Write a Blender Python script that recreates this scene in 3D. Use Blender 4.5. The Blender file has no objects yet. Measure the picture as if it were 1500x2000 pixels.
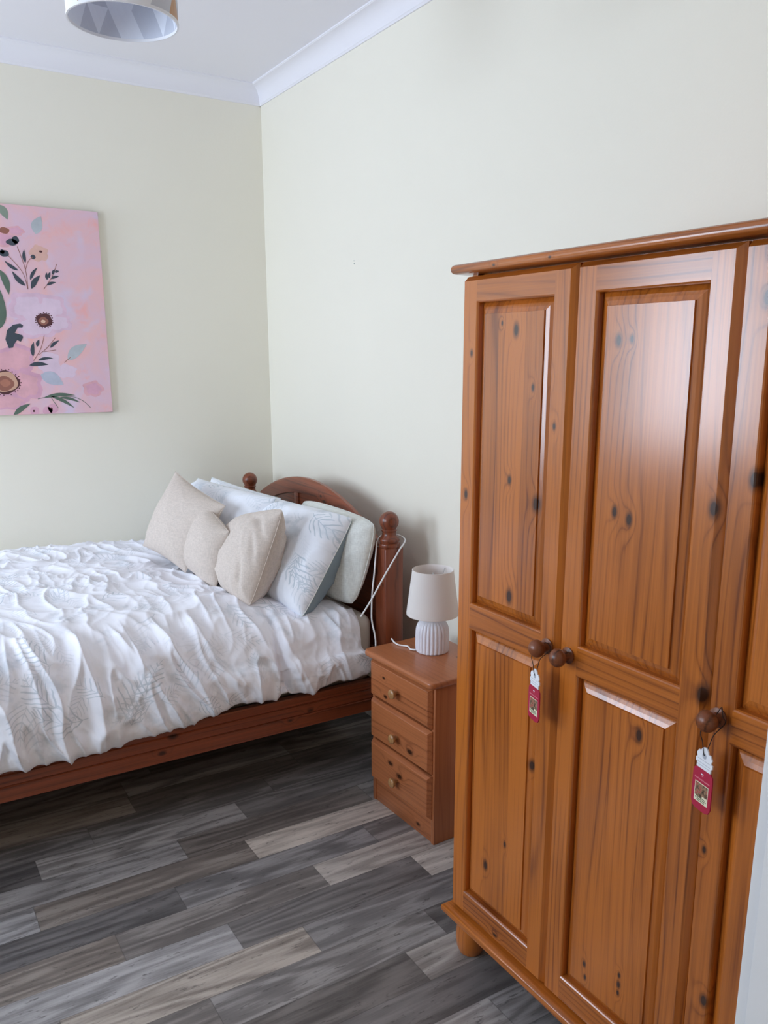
import bpy, bmesh, math, random
from mathutils import Vector, Matrix, noise

C = bpy.context.scene.collection
scene = bpy.context.scene
PI = math.pi

# ------------------------------------------------------------------ camera
cam_data = bpy.data.cameras.new('camera')
cam = bpy.data.objects.new('camera', cam_data)
C.objects.link(cam)
R_, U_, F_ = Vector((0.84627, -0.53275, 0.00186)), Vector((0.12168, 0.19667, 0.97289)), Vector((0.51868, 0.8231, -0.23126))
mw = Matrix((R_, U_, -F_)).transposed().to_4x4()
mw.translation = Vector((-1.7449, -3.9837, 1.55))
cam.matrix_world = mw
cam_data.sensor_fit = 'VERTICAL'
cam_data.sensor_height = 36.0
cam_data.lens = 1628.18 * 36.0 / 2000.0
cam_data.shift_x = -(776.49 - 750.0) / 2000.0
cam_data.shift_y = (1084.57 - 1000.0) / 2000.0
cam_data.clip_start = 0.02
scene.camera = cam

# ------------------------------------------------------------------ colour management, daylight
scene.view_settings.view_transform = 'Standard'
scene.view_settings.look = 'None'
scene.view_settings.gamma = 1.0
scene.view_settings.use_curve_mapping = False
scene.view_settings.exposure = -0.35

world = bpy.data.worlds.new('daylight_sky')
scene.world = world
world.use_nodes = True
wbg = world.node_tree.nodes['Background']
wbg.inputs['Color'].default_value = (0.78, 0.88, 1.0, 1)
wbg.inputs['Strength'].default_value = 1.0

# daylight that comes through the two windows in the wall facing the headboard
WX, WZ0, WZ1 = -3.55, 0.98, 2.28
WINS = [(-1.15, -0.14), (-2.50, -1.72)]                      # y range of each opening
for a_, b_ in WINS:
    sky_l = bpy.data.lights.new('window_daylight', 'AREA')
    sky_l.shape = 'RECTANGLE'
    sky_l.size = WZ1 - WZ0
    sky_l.size_y = b_ - a_
    sky_l.energy = 72.0 * (b_ - a_)
    sky_l.color = (0.72, 0.835, 1.0)
    sky_o = bpy.data.objects.new('window_daylight', sky_l)
    sky_o.location = (WX - 0.16, (a_ + b_) / 2, (WZ0 + WZ1) / 2)
    sky_o.rotation_euler = (0, -PI / 2, 0)
    C.objects.link(sky_o)
# warm fill lamp added in the unseen hallway to brighten the left wall
hall_l = bpy.data.lights.new('hallway_fill_light', 'AREA')
hall_l.shape = 'DISK'
hall_l.size = 0.4
hall_l.energy = 19.0
hall_l.color = (1.0, 0.88, 0.72)
hall_o = bpy.data.objects.new('hallway_fill_light', hall_l)
hall_o.location = (-1.5, -4.75, 2.6)
C.objects.link(hall_o)
scene.cycles.max_bounces = 16
scene.cycles.diffuse_bounces = 8
scene.cycles.transparent_max_bounces = 8

# ------------------------------------------------------------------ node helpers
def s2l(c):
    return tuple(((v / 255) / 12.92 if v / 255 <= 0.04045 else ((v / 255 + 0.055) / 1.055) ** 2.4) for v in c) + (1.0,)

class NT:
    def __init__(s, name):
        s.m = bpy.data.materials.new(name); s.m.use_nodes = True
        s.t = s.m.node_tree; s.n = s.t.nodes; s.b = s.n['Principled BSDF']
    def new(s, typ, **kw):
        n = s.n.new(typ)
        for k, v in kw.items(): setattr(n, k, v)
        return n
    def put(s, sock, v):
        if isinstance(v, bpy.types.NodeSocket): s.t.links.new(v, sock)
        elif v is not None: sock.default_value = v
    def math(s, op, a, b=None, c=None, clamp=False):
        n = s.new('ShaderNodeMath', operation=op, use_clamp=clamp)
        s.put(n.inputs[0], a)
        if b is not None: s.put(n.inputs[1], b)
        if c is not None: s.put(n.inputs[2], c)
        return n.outputs[0]
    def noise(s, vec, scale, detail=2.0, rough=0.5, dist=0.0, out=0):
        n = s.new('ShaderNodeTexNoise')
        s.put(n.inputs['Vector'], vec); s.put(n.inputs['Scale'], scale)
        s.put(n.inputs['Detail'], detail); s.put(n.inputs['Roughness'], rough); s.put(n.inputs['Distortion'], dist)
        return n.outputs[out]
    def comb(s, x, y, z):
        n = s.new('ShaderNodeCombineXYZ')
        for i, v in enumerate((x, y, z)): s.put(n.inputs[i], v)
        return n.outputs[0]
    def sep(s, v):
        n = s.new('ShaderNodeSeparateXYZ'); s.put(n.inputs[0], v); return n.outputs
    def smooth(s, v, a, b, lo=0.0, hi=1.0):
        n = s.new('ShaderNodeMapRange', interpolation_type='SMOOTHSTEP')
        s.put(n.inputs[0], v); s.put(n.inputs[1], a); s.put(n.inputs[2], b); s.put(n.inputs[3], lo); s.put(n.inputs[4], hi)
        return n.outputs[0]
    def mix(s, f, a, b, mode='MIX'):
        n = s.new('ShaderNodeMix', data_type='RGBA', blend_type=mode)
        s.put(n.inputs[0], f); s.put(n.inputs[6], a); s.put(n.inputs[7], b)
        return n.outputs[2]
    def ramp(s, f, stops):
        n = s.new('ShaderNodeValToRGB'); e = n.color_ramp.elements
        while len(e) < len(stops): e.new(0.5)
        for k, (p, c) in enumerate(stops): e[k].position = p; e[k].color = c
        s.put(n.inputs[0], f); return n.outputs[0]
    def obj(s):
        return s.new('ShaderNodeTexCoord').outputs['Object']
    def bump(s, h, strength, dist=0.01):
        n = s.new('ShaderNodeBump'); s.put(n.inputs['Strength'], strength); s.put(n.inputs['Distance'], dist)
        s.put(n.inputs['Height'], h); s.t.links.new(n.outputs[0], s.b.inputs['Normal'])
    def col(s, v): s.put(s.b.inputs['Base Color'], v)
    def set(s, **kw):
        for k, v in kw.items(): s.put(s.b.inputs[k.replace('_', ' ')], v)

def plain(name, rgb, rough=0.5, **kw):
    t = NT(name); t.col(s2l(rgb)); t.set(Roughness=rough, **kw)
    return t.m

def paint(name, rgb, rough=0.6, bump=0.15, scale=90):
    t = NT(name); o = t.obj()
    n1 = t.noise(o, 1.3, 3)
    c = s2l(rgb); d = tuple(v * 0.95 for v in c[:3]) + (1,)
    t.col(t.mix(n1, d, c)); t.set(Roughness=rough)
    t.bump(t.noise(o, scale, 3), bump, 0.002)
    return t.m

def wood(name, light, dark, along='z', across='y', knots=(), rough=0.36, strip=0.085, seed=0.0, ring=7.0, coat=0.25, contrast=1.0, knotcol=(58, 30, 14), spec=0.4):
    """pine / stained timber: strips of slightly different tone, contour-like growth rings and knots"""
    t = NT(name); o = t.obj(); x = dict(zip('xyz', t.sep(o)))
    L = x[along]; A = x[across]; D = x[[k for k in 'xyz' if k not in (along, across)][0]]
    L = t.math('ADD', L, seed * 1.37); L0 = L
    # knots
    push = None; core = None; halo = None
    for (a, l, r) in knots:
        da = t.math('SUBTRACT', A, a); dl = t.math('MULTIPLY', t.math('SUBTRACT', L0, l + seed * 1.37), 0.55)
        d2 = t.math('ADD', t.math('MULTIPLY', da, da), t.math('MULTIPLY', dl, dl))
        g = t.math('EXPONENT', t.math('MULTIPLY', d2, -1.0 / (1.9 * r) ** 2))
        h = t.math('EXPONENT', t.math('MULTIPLY', d2, -1.0 / (1.1 * r) ** 2))
        push = g if push is None else t.math('ADD', push, g)
        halo = h if halo is None else t.math('MAXIMUM', halo, h)
    st = t.math('FLOOR', t.math('ADD', t.math('DIVIDE', A, strip), seed * 3.1 + 0.37))
    wn = t.new('ShaderNodeTexWhiteNoise', noise_dimensions='1D'); t.put(wn.inputs['W'], st)
    sv = wn.outputs['Value']
    v1 = t.comb(t.math('MULTIPLY', A, 9.0), t.math('ADD', t.math('MULTIPLY', D, 9.0), t.math('MULTIPLY', sv, 7.0)), t.math('MULTIPLY', L, 0.75))
    f = t.math('MULTIPLY', t.noise(v1, 1.0, 1.5, 0.35), ring)
    f = t.math('ADD', f, t.math('MULTIPLY', A, 46.0))
    if push is not None: f = t.math('ADD', f, t.math('MULTIPLY', push, 1.7))
    pp = t.math('PINGPONG', f, 0.5)
    rg = t.math('ADD', t.math('MULTIPLY', t.smooth(pp, 0.10, 0.46), 0.45), t.math('MULTIPLY', t.smooth(pp, 0.36, 0.49), 0.85))
    fine = t.noise(t.comb(t.math('MULTIPLY', A, 210.0), t.math('MULTIPLY', D, 210.0), t.math('MULTIPLY', L, 3.0)), 1.0, 2)
    blot = t.noise(t.comb(t.math('MULTIPLY', A, 12.0), D, t.math('MULTIPLY', L, 2.2)), 1.0, 2)
    k = t.math('ADD', t.math('MULTIPLY', rg, t.smooth(blot, 0.3, 0.7, 0.10 * contrast, 0.46 * contrast)), t.math('MULTIPLY', t.smooth(fine, 0.3, 0.7), 0.30 * contrast))
    k = t.math('ADD', k, t.math('MULTIPLY', t.math('SUBTRACT', sv, 0.5), 0.42 * contrast))
    k = t.math('ADD', k, t.math('MULTIPLY', t.math('SUBTRACT', blot, 0.5), 0.7 * contrast), clamp=True)
    c = t.mix(k, s2l(light), s2l(dark))
    if halo is not None:
        kd = tuple(v * 0.45 for v in s2l(dark)[:3]) + (1,)
        c = t.mix(t.math('MULTIPLY', t.smooth(halo, 0.25, 0.75), 0.7), c, kd)
        c = t.mix(t.smooth(halo, 0.70, 0.86), c, s2l(knotcol))
    t.col(c)
    t.set(Roughness=rough, Coat_Weight=coat, Coat_Roughness=0.2, Coat_IOR=1.62, Specular_IOR_Level=spec)
    t.bump(fine, 0.08, 0.001)
    return t.m

# ------------------------------------------------------------------ object helpers
def link(o, parent=None):
    C.objects.link(o)
    if parent is not None: o.parent = parent
    return o

def empty(name, loc=(0, 0, 0), rz=0.0):
    o = bpy.data.objects.new(name, None); o.location = loc; o.rotation_euler = (0, 0, rz); o.empty_display_size = 0.1
    return link(o)

def tag(o, label=None, cat=None, group=None, kind=None):
    if label: o['label'] = label
    if cat: o['category'] = cat
    if group: o['group'] = group
    if kind: o['kind'] = kind
    return o

def mesh(name, verts, faces, mats, parent=None, smooth=False, mi=None, auto=None):
    me = bpy.data.meshes.new(name); me.from_pydata([tuple(v) for v in verts], [], faces)
    for m in (mats if isinstance(mats, (list, tuple)) else [mats]): me.materials.append(m)
    if mi: me.polygons.foreach_set('material_index', mi)
    bm = bmesh.new(); bm.from_mesh(me); bmesh.ops.recalc_face_normals(bm, faces=bm.faces); bm.to_mesh(me); bm.free()
    if smooth: me.polygons.foreach_set('use_smooth', [True] * len(me.polygons))
    me.update()
    o = bpy.data.objects.new(name, me)
    return link(o, parent)

def from_bm(name, bm, mats, parent=None, smooth=False, angle=None):
    me = bpy.data.meshes.new(name)
    bmesh.ops.recalc_face_normals(bm, faces=bm.faces)
    bm.to_mesh(me); bm.free()
    for m in (mats if isinstance(mats, (list, tuple)) else [mats]): me.materials.append(m)
    if smooth: me.polygons.foreach_set('use_smooth', [True] * len(me.polygons))
    o = bpy.data.objects.new(name, me); link(o, parent)
    if angle is not None: me.set_sharp_from_angle(angle=angle)
    return o

def bbox(bm, x0, x1, y0, y1, z0, z1, bev=0.0, seg=2, mi=0):
    """a box, optionally with rounded edges, added to a bmesh"""
    b2 = bmesh.new(); bmesh.ops.create_cube(b2, size=1.0)
    for v in b2.verts:
        v.co = Vector(((x0 + x1) / 2 + v.co.x * (x1 - x0), (y0 + y1) / 2 + v.co.y * (y1 - y0), (z0 + z1) / 2 + v.co.z * (z1 - z0)))
    if bev > 0: bmesh.ops.bevel(b2, geom=list(b2.edges), offset=bev, segments=seg, profile=0.5, affect='EDGES')
    add(bm, b2, mi)

def add(bm, b2, mi=None, mtx=None):
    mp = {}
    for v in b2.verts: mp[v] = bm.verts.new(mtx @ v.co if mtx else v.co)
    for f in b2.faces:
        try: nf = bm.faces.new([mp[v] for v in f.verts])
        except ValueError: continue
        nf.smooth = f.smooth; nf.material_index = f.material_index if mi is None else mi
    b2.free()

def box(name, x0, x1, y0, y1, z0, z1, m, parent=None, bev=0.0, seg=2):
    bm = bmesh.new(); bbox(bm, x0, x1, y0, y1, z0, z1, bev, seg)
    return from_bm(name, bm, m, parent, smooth=bev > 0, angle=0.7 if bev > 0 else None)

def lathe_bm(prof, seg=32, flute=None):
    """revolve (r, z) about z"""
    bm = bmesh.new(); rows = []
    for (r, z) in prof:
        row = []
        for i in range(seg):
            a = 2 * PI * i / seg
            rr = r * (1 + flute(a, z)) if flute else r
            row.append(bm.verts.new((rr * math.cos(a), rr * math.sin(a), z)))
        rows.append(row)
    for a, b in zip(rows, rows[1:]):
        for i in range(seg):
            f = bm.faces.new((a[i], a[(i + 1) % seg], b[(i + 1) % seg], b[i])); f.smooth = True
    bm.faces.new(rows[0][::-1]); bm.faces.new(rows[-1])
    return bm

def lathe(name, prof, m, parent=None, seg=32, mtx=None, flute=None, angle=0.7):
    bm = lathe_bm(prof, seg, flute)
    if mtx is not None: bm.transform(mtx)
    return from_bm(name, bm, m, parent, smooth=True, angle=angle)

def spline(pts, n=10):
    pts = [Vector(p) for p in pts]; out = []
    for i in range(len(pts) - 1):
        p0 = pts[max(i - 1, 0)]; p1 = pts[i]; p2 = pts[i + 1]; p3 = pts[min(i + 2, len(pts) - 1)]
        for k in range(n):
            t = k / n
            out.append(0.5 * ((2 * p1) + (p2 - p0) * t + (2 * p0 - 5 * p1 + 4 * p2 - p3) * t * t + (3 * p1 - p0 - 3 * p2 + p3) * t ** 3))
    out.append(pts[-1]); return out

def tube_bm(pts, r, seg=8, n=10):
    P = spline(pts, n); bm = bmesh.new(); rows = []; up = Vector((0.123, 0.31, 1)).normalized()
    for i, p in enumerate(P):
        d = (P[min(i + 1, len(P) - 1)] - P[max(i - 1, 0)]).normalized()
        a = d.cross(up)
        if a.length < 1e-3: a = d.cross(Vector((1, 0, 0)))
        a.normalize(); b = d.cross(a).normalized()
        rows.append([bm.verts.new(p + a * r * math.cos(2 * PI * k / seg) + b * r * math.sin(2 * PI * k / seg)) for k in range(seg)])
    for a, b in zip(rows, rows[1:]):
        for k in range(seg): bm.faces.new((a[k], a[(k + 1) % seg], b[(k + 1) % seg], b[k]))
    bm.faces.new(rows[0][::-1]); bm.faces.new(rows[-1])
    return bm

def tube(name, pts, r, m, parent=None, seg=8, n=10):
    return from_bm(name, tube_bm(pts, r, seg, n), m, parent, smooth=True, angle=1.0)

def extrude_profile(name, prof, axis, a0, a1, m, parent=None, smooth=True, angle=0.6):
    """prof: closed list of 2D points; axis 'x': prof=(y,z), 'y': prof=(x,z), 'z': prof=(x,y)"""
    def P(u, v, w): return {'x': (w, u, v), 'y': (u, w, v), 'z': (u, v, w)}[axis]
    n = len(prof)
    vs = [P(u, v, a0) for u, v in prof] + [P(u, v, a1) for u, v in prof]
    fs = [(i, (i + 1) % n, n + (i + 1) % n, n + i) for i in range(n)] + [tuple(range(n))[::-1], tuple(range(n, 2 * n))]
    o = mesh(name, vs, fs, m, parent, smooth)
    if smooth: o.data.set_sharp_from_angle(angle=angle)
    return o

# ================================================================== MATERIALS OF THE SETTING
M_wall = paint('cream_wall_paint', (240, 236, 222), 0.55, 0.12, 120)
M_ceil = paint('white_ceiling_paint', (238, 237, 243), 0.7, 0.05, 60)
M_trim = paint('white_gloss_paint', (236, 238, 242), 0.35, 0.03, 60)

def floor_material():
    t = NT('grey_oak_vinyl_planks'); o = t.obj(); x, y, z = t.sep(o)
    at = t.new('ShaderNodeAttribute', attribute_name='plank'); s = t.sep(at.outputs['Color'])
    tone, warm, rnd = s[0], s[1], s[2]
    off = t.math('MULTIPLY', rnd, 37.0)
    f = t.noise(t.comb(t.math('MULTIPLY', x, 1.3), t.math('MULTIPLY', y, 11.0), off), 1.0, 2.0, 0.4)
    rg = t.math('PINGPONG', t.math('MULTIPLY', f, 7.0), 0.5)
    rg = t.smooth(rg, 0.0, 0.5)
    fine = t.noise(t.comb(t.math('MULTIPLY', x, 9.0), t.math('MULTIPLY', y, 170.0), off), 1.0, 4.0, 0.65)
    blot = t.noise(t.comb(t.math('MULTIPLY', x, 3.5), t.math('MULTIPLY', y, 16.0), off), 1.0, 3.0, 0.6)
    speck = t.noise(t.comb(t.math('MULTIPLY', x, 20.0), t.math('MULTIPLY', y, 80.0), off), 1.0, 3.0, 0.7)
    k = t.math('ADD', t.math('MULTIPLY', fine, 0.40), t.math('MULTIPLY', rg, 0.24))
    k = t.math('ADD', k, t.math('MULTIPLY', blot, 0.55))
    k = t.smooth(k, 0.28, 0.85, -0.5, 0.5)
    v = t.math('ADD', tone, t.math('MULTIPLY', k, 0.40), clamp=True)
    cool = t.ramp(v, [(0.0, s2l((52, 50, 52))), (0.45, s2l((112, 110, 111))), (1.0, s2l((196, 194, 196)))])
    wrm = t.ramp(v, [(0.0, s2l((58, 50, 45))), (0.45, s2l((124, 114, 106))), (1.0, s2l((208, 197, 185)))])
    c = t.mix(warm, cool, wrm)
    c = t.mix(t.math('MULTIPLY', t.smooth(speck, 0.58, 0.72), 0.65), c, s2l((52, 48, 47)))
    # printed joint lines
    e = t.sep(t.new('ShaderNodeUVMap', uv_map='plank_uv').outputs[0])
    ex = t.math('MINIMUM', e[0], t.math('SUBTRACT', 1.0, e[0])); ey = t.math('MINIMUM', e[1], t.math('SUBTRACT', 1.0, e[1]))
    j = t.math('MINIMUM', t.math('MULTIPLY', ex, 0.64), t.math('MULTIPLY', ey, 0.121))
    c = t.mix(t.smooth(j, 0.0, 0.0022, 0.45, 0.0), c, s2l((44, 42, 42)))
    t.col(c); t.set(Roughness=t.math('ADD', 0.42, t.math('MULTIPLY', fine, 0.2)))
    t.bump(fine, 0.12, 0.0012)
    return t.m

M_floor = floor_material()

# ================================================================== THE SETTING
RX, RY, CZ = -3.55, -3.58, 2.772      # far wall (window), wall beside the photographer, ceiling
HY = -5.3                             # end of the hallway the photographer stands in
random.seed(11)

def build_floor():
    W = 0.1213; vs = []; fs = []; cols = []
    # joints and tones (tone 0..1, warm 0..1) of the rows that lie open to view, from the bed outwards
    rows = {0: (-0.645, [(-1.285, .42, .2), (-0.645, .40, .3), (0, .38, .3)]),
            1: (-0.80, [(-1.466, .20, .2), (-0.80, .56, .3), (-0.2, .36, .3)]),
            2: (-1.05, [(-1.69, .40, .2), (-1.05, .52, .15), (-0.37, .33, .6), (0, .5, .4)]),
            3: (-1.51, [(-2.1, .30, .3), (-1.51, .58, .0), (-0.862, .38, .7), (-0.2, .80, .8)]),
            4: (-1.135, [(-1.77, .34, .2), (-1.135, .28, .1), (-0.49, .46, .05), (0, .42, .3)]),
            5: (-1.34, [(-1.98, .4, .3), (-1.34, .40, .8), (-0.734, .40, .4), (-0.1, .68, .6)]),
            6: (-1.06, [(-1.70, .46, .1), (-1.06, .64, .0), (-0.447, .32, .2), (0, .78, .7)]),
            7: (-0.887, [(-1.53, .44, .2), (-0.887, .60, .85), (-0.25, .40, .1)]),
            8: (-1.2, [(-1.86, .5, .3), (-1.2, .36, .4), (-0.56, .46, .2)]),
            9: (-0.70, [(-1.34, .40, .3), (-0.70, .26, .4), (-0.06, .60, .5)]),
            10: (-1.02, [(-1.66, .36, .2), (-1.02, .40, .3), (-0.38, .30, .2)])}
    uvs = []
    for k in range(-11, 34):
        y1 = -1.276 - W * k; y0 = y1 - W
        y1 = min(y1, 0.0)
        y0 = max(y0, HY)
        if y0 >= y1: continue
        x0, lst = rows.get(k, (random.uniform(-1.3, -0.7), []))
        j = x0 - 0.64 * 6
        cuts = []
        ends = [e for e, _, _ in lst]
        if lst:
            while j < ends[0] - 0.5: cuts.append((j, None)); j += 0.64
            cuts = [c for c in cuts if c[0] < ends[0] - 0.3] + [(e, (a, b)) for e, a, b in lst]
            if ends[-1] < 0: cuts.append((0.0, None))
        else:
            while j < 0: cuts.append((j, None)); j += 0.64
            cuts.append((0.0, None))
        px = RX
        for e, tw in cuts:
            e = min(e, 0.0)
            if e <= px + 1e-4: continue
            if tw is None: tw = (random.choice((.28, .36, .42, .5, .6)) + random.uniform(-.04, .04), random.random() * 0.8)
            n = len(vs)
            vs += [(px, y0, 0), (e, y0, 0), (e, y1, 0), (px, y1, 0)]
            fs.append((n, n + 1, n + 2, n + 3)); cols.append((tw[0], tw[1], random.random()))
            a = max(0.0, 1 - (e - px) / 0.64) if px == RX else 0.0
            b = min(1.0, (e - px) / 0.64) if (e == 0.0) else 1.0
            v0 = 0.0; v1 = 1.0
            uvs.append(((a, v0), (b, v0), (b, v1), (a, v1)))
            px = e
    me = bpy.data.meshes.new('floor'); me.from_pydata(vs, [], fs); me.materials.append(M_floor)
    ca = me.color_attributes.new('plank', 'FLOAT_COLOR', 'CORNER'); ul = me.uv_layers.new(name='plank_uv')
    for p in me.polygons:
        for k, li in enumerate(p.loop_indices):
            ca.data[li].color = (*cols[p.index], 1.0); ul.data[li].uv = uvs[p.index][k]
    o = bpy.data.objects.new('floor', me); link(o)
    tag(o, kind='structure')
build_floor()

def struct(o): return tag(o, kind='structure')

struct(box('ceiling', RX - 0.2, 0.2, HY - 0.1, 0.2, CZ, CZ + 0.12, M_ceil))
struct(box('wall_left', RX - 0.2, 0.2, 0.0, 0.15, 0, CZ, M_wall))          # behind the bed's long side, with the canvas
bm = bmesh.new()
bbox(bm, 0.0, 0.15, HY, 0.0, 0, CZ)
# two filled-in holes where something once hung
for dy, dz, r in ((0.0, 0.0, 0.0035), (0.002, 0.011, 0.003)):
    b2 = bmesh.new(); bmesh.ops.create_uvsphere(b2, u_segments=10, v_segments=6, radius=r)
    add(bm, b2, 1, Matrix.Translation((0.0012, -0.882 + dy, 1.918 + dz)))
M_fill = plain('grey_wall_filler', (176, 178, 176), 0.8)
struct(from_bm('wall_right', bm, [M_wall, M_fill]))                        # headboard and wardrobe stand along it
# window wall
bm = bmesh.new()
bbox(bm, RX - 0.2, RX, WINS[0][1], 0.2, 0, CZ); bbox(bm, RX - 0.2, RX, HY, WINS[1][0], 0, CZ); bbox(bm, RX - 0.2, RX, WINS[1][1], WINS[0][0], 0, CZ)
for a, b in WINS: bbox(bm, RX - 0.2, RX, a, b, 0, WZ0); bbox(bm, RX - 0.2, RX, a, b, WZ1, CZ)
struct(from_bm('wall_window', bm, M_wall))
# wall with the doorway the photograph is taken through
DX0, DX1, DZ = -1.087, -2.15, 2.06
bm = bmesh.new()
bbox(bm, DX0 + 0.03, 0.0, RY - 0.12, RY - 0.002, 0, CZ); bbox(bm, RX, DX1 - 0.03, RY - 0.12, RY - 0.002, 0, CZ)
bbox(bm, DX1 - 0.03, DX0 + 0.03, RY - 0.12, RY - 0.002, DZ + 0.03, CZ)
struct(from_bm('wall_doorway', bm, M_wall))
bm = bmesh.new()
bbox(bm, DX0, DX0 + 0.03, RY - 0.125, RY, 0, DZ, 0.003); bbox(bm, DX1 - 0.03, DX1, RY - 0.125, RY, 0, DZ, 0.003)
bbox(bm, DX1 - 0.03, DX0 + 0.03, RY - 0.125, RY, DZ, DZ + 0.03, 0.003)
bbox(bm, DX0 + 0.008, DX0 + 0.075, RY, RY + 0.016, 0, DZ + 0.07, 0.004); bbox(bm, DX1 - 0.075, DX1 - 0.008, RY, RY + 0.016, 0, DZ + 0.07, 0.004)
bbox(bm, DX1 - 0.075, DX0 + 0.075, RY, RY + 0.016, DZ + 0.008, DZ + 0.075, 0.004)
struct(from_bm('trim_3', bm, M_trim, smooth=True, angle=0.7))              # door lining and architrave
struct(box('wall_hall', RX, 0.0, HY - 0.12, HY, 0, CZ, M_wall))
# windows: frame, transom, panes and sill
tg = NT('window_glass'); tr = tg.new('ShaderNodeBsdfTransparent'); gl = tg.new('ShaderNodeBsdfGlossy'); gl.inputs['Roughness'].default_value = 0.02
mx = tg.new('ShaderNodeMixShader'); fr = tg.new('ShaderNodeFresnel'); fr.inputs['IOR'].default_value = 1.3
tg.t.links.new(fr.outputs[0], mx.inputs[0]); tg.t.links.new(tr.outputs[0], mx.inputs[1]); tg.t.links.new(gl.outputs[0], mx.inputs[2])
tg.t.links.new(mx.outputs[0], tg.n['Material Output'].inputs['Surface'])
fx0, fx1 = RX - 0.12, RX - 0.06
for n, (WY0, WY1) in enumerate(WINS):
    bm = bmesh.new()
    for a, b, c, d in ((WY0, WY1, WZ0, WZ0 + 0.05), (WY0, WY1, WZ1 - 0.05, WZ1), (WY0, WY0 + 0.05, WZ0, WZ1), (WY1 - 0.05, WY1, WZ0, WZ1), (WY0, WY1, 1.87, 1.90)):
        bbox(bm, fx0, fx1, a, b, c, d, 0.006)
    w1 = struct(from_bm('window_%d' % (n + 1), bm, M_trim, smooth=True, angle=0.7))
    mesh('pane', [(RX - 0.09, WY0, WZ0), (RX - 0.09, WY1, WZ0), (RX - 0.09, WY1, WZ1), (RX - 0.09, WY0, WZ1)], [(0, 1, 2, 3)], tg.m, w1)
    box('window_sill', RX - 0.06, RX + 0.16, WY0 - 0.05, WY1 + 0.05, WZ0 - 0.035, WZ0, M_trim, w1, 0.008)

# coving along the ceiling (two walls in view, plus the other two)
def coving(name, axis, a0, a1, flip=False):
    P = 0.066; Z0 = 2.694
    prof = [(0, Z0), (-0.006, Z0), (-0.008, Z0 + 0.006)]
    for i in range(9):
        a = PI / 2 * i / 8
        prof.append((-0.010 - (P - 0.014) * (1 - math.cos(a)), Z0 + 0.008 + 0.062 * math.sin(a)))
    prof += [(-P + 0.002, CZ - 0.006), (-P, CZ - 0.006), (-P, CZ), (0, CZ)]
    if flip: prof = [(-u, v) for u, v in prof]
    return prof
cp = coving('c', 'x', 0, 0)
struct(extrude_profile('trim_1', [(y, z) for y, z in cp], 'x', RX, 0.0, M_ceil))
struct(extrude_profile('trim_2', [(x, z) for x, z in cp], 'y', RY, 0.0, M_ceil))
# skirting boards
sk = [(0, 0), (-0.015, 0), (-0.015, 0.08), (-0.011, 0.092), (-0.004, 0.1), (0, 0.1)]
struct(extrude_profile('baseboard_left', sk, 'x', RX, 0.0, M_trim))
struct(extrude_profile('baseboard_right', sk, 'y', RY, 0.0, M_trim))

# ================================================================== WARDROBE
WF = -0.587                                     # plane of the door faces
KN = [(-2.603, 1.605, .011), (-2.454, 1.559, .006), (-2.662, 1.49, .006), (-2.71, 1.51, .006), (-2.731, 1.416, .006), (-2.597, 1.292, .008), (-2.444, 1.24, .009),
      (-2.684, 1.252, .013), (-2.609, 1.033, .013), (-2.699, .66, .010), (-2.624, .424, .006), (-2.554, .329, .010), (-2.661, .188, .008), (-2.557, 1.62, .004)]
KN2 = [(-2.888, 1.58, .009), (-2.919, 1.582, .006), (-2.903, 1.27, .009), (-2.939, 1.261, .010), (-3.119, 1.309, .012), (-2.999, .857, .011),
       (-2.898, .285, .006), (-2.994, .283, .005), (-2.994, .303, .0065), (-2.994, .325, .005), (-2.902, .255, .005), (-2.795, .955, .006), (-3.128, .985, .014)]
KN3 = [(-3.188, 1.365, .012), (-3.18, 1.638, .011), (-3.163, .705, .006), (-3.239, .951, .006), (-3.192, .413, .010), (-3.30, 1.2, .009)]
PL, PD = (190, 108, 37), (118, 58, 18)
kw = dict(rough=0.42, coat=1.0, spec=0.1)
def pine(n, along, across, knots, seed, **k):
    d = dict(kw); d.update(k)
    return wood(n, PL, PD, along, across, knots, seed=seed, **d)
def sub(kn, y0, y1, z0, z1): return [k for k in kn if y0 <= k[0] <= y1 and z0 <= k[1] <= z1]

M_rail = pine('pine_rails', 'y', 'z', [(0.16, -2.60, .006)], 0.7, strip=0.3)
M_carc = pine('pine_carcass', 'z', 'y', [], 1.9)
M_corn = pine('pine_moulding', 'y', 'z', [(1.736, -2.55, .003), (1.736, -2.72, .003)], 2.3, strip=0.5)
M_knob = wood('dark_striped_pine_knob', (124, 68, 38), (46, 22, 12), 'x', 'y', [], rough=0.34, ring=3.0, coat=0.1, strip=1.0, seed=.3, contrast=1.5)
M_dark = plain('dark_gap', (28, 18, 12), 0.9)

ward = empty('wardrobe', (0, 0, 0))
tag(ward, 'tall three-door orange pine wardrobe with raised panels, standing beside the bedside cabinet', 'wardrobe')
YL, YR = -2.421, -3.496
bm = bmesh.new()
bbox(bm, WF + 0.024, -0.03, YL - 0.018, YL, 0.135, 1.732, 0.002)          # sides
bbox(bm, WF + 0.024, -0.03, YR, YR + 0.018, 0.135, 1.732, 0.002)
bbox(bm, -0.045, -0.03, YR, YL, 0.135, 1.732)                             # back
bbox(bm, WF + 0.030, -0.03, YR, YL, 0.135, 0.155); bbox(bm, WF + 0.040, -0.03, YR, YL, 1.70, 1.732)
bbox(bm, WF + 0.026, WF + 0.05, YR, YL, 0.135, 1.72)                      # closed front behind the doors
from_bm('carcass', bm, M_carc, ward)
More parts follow.
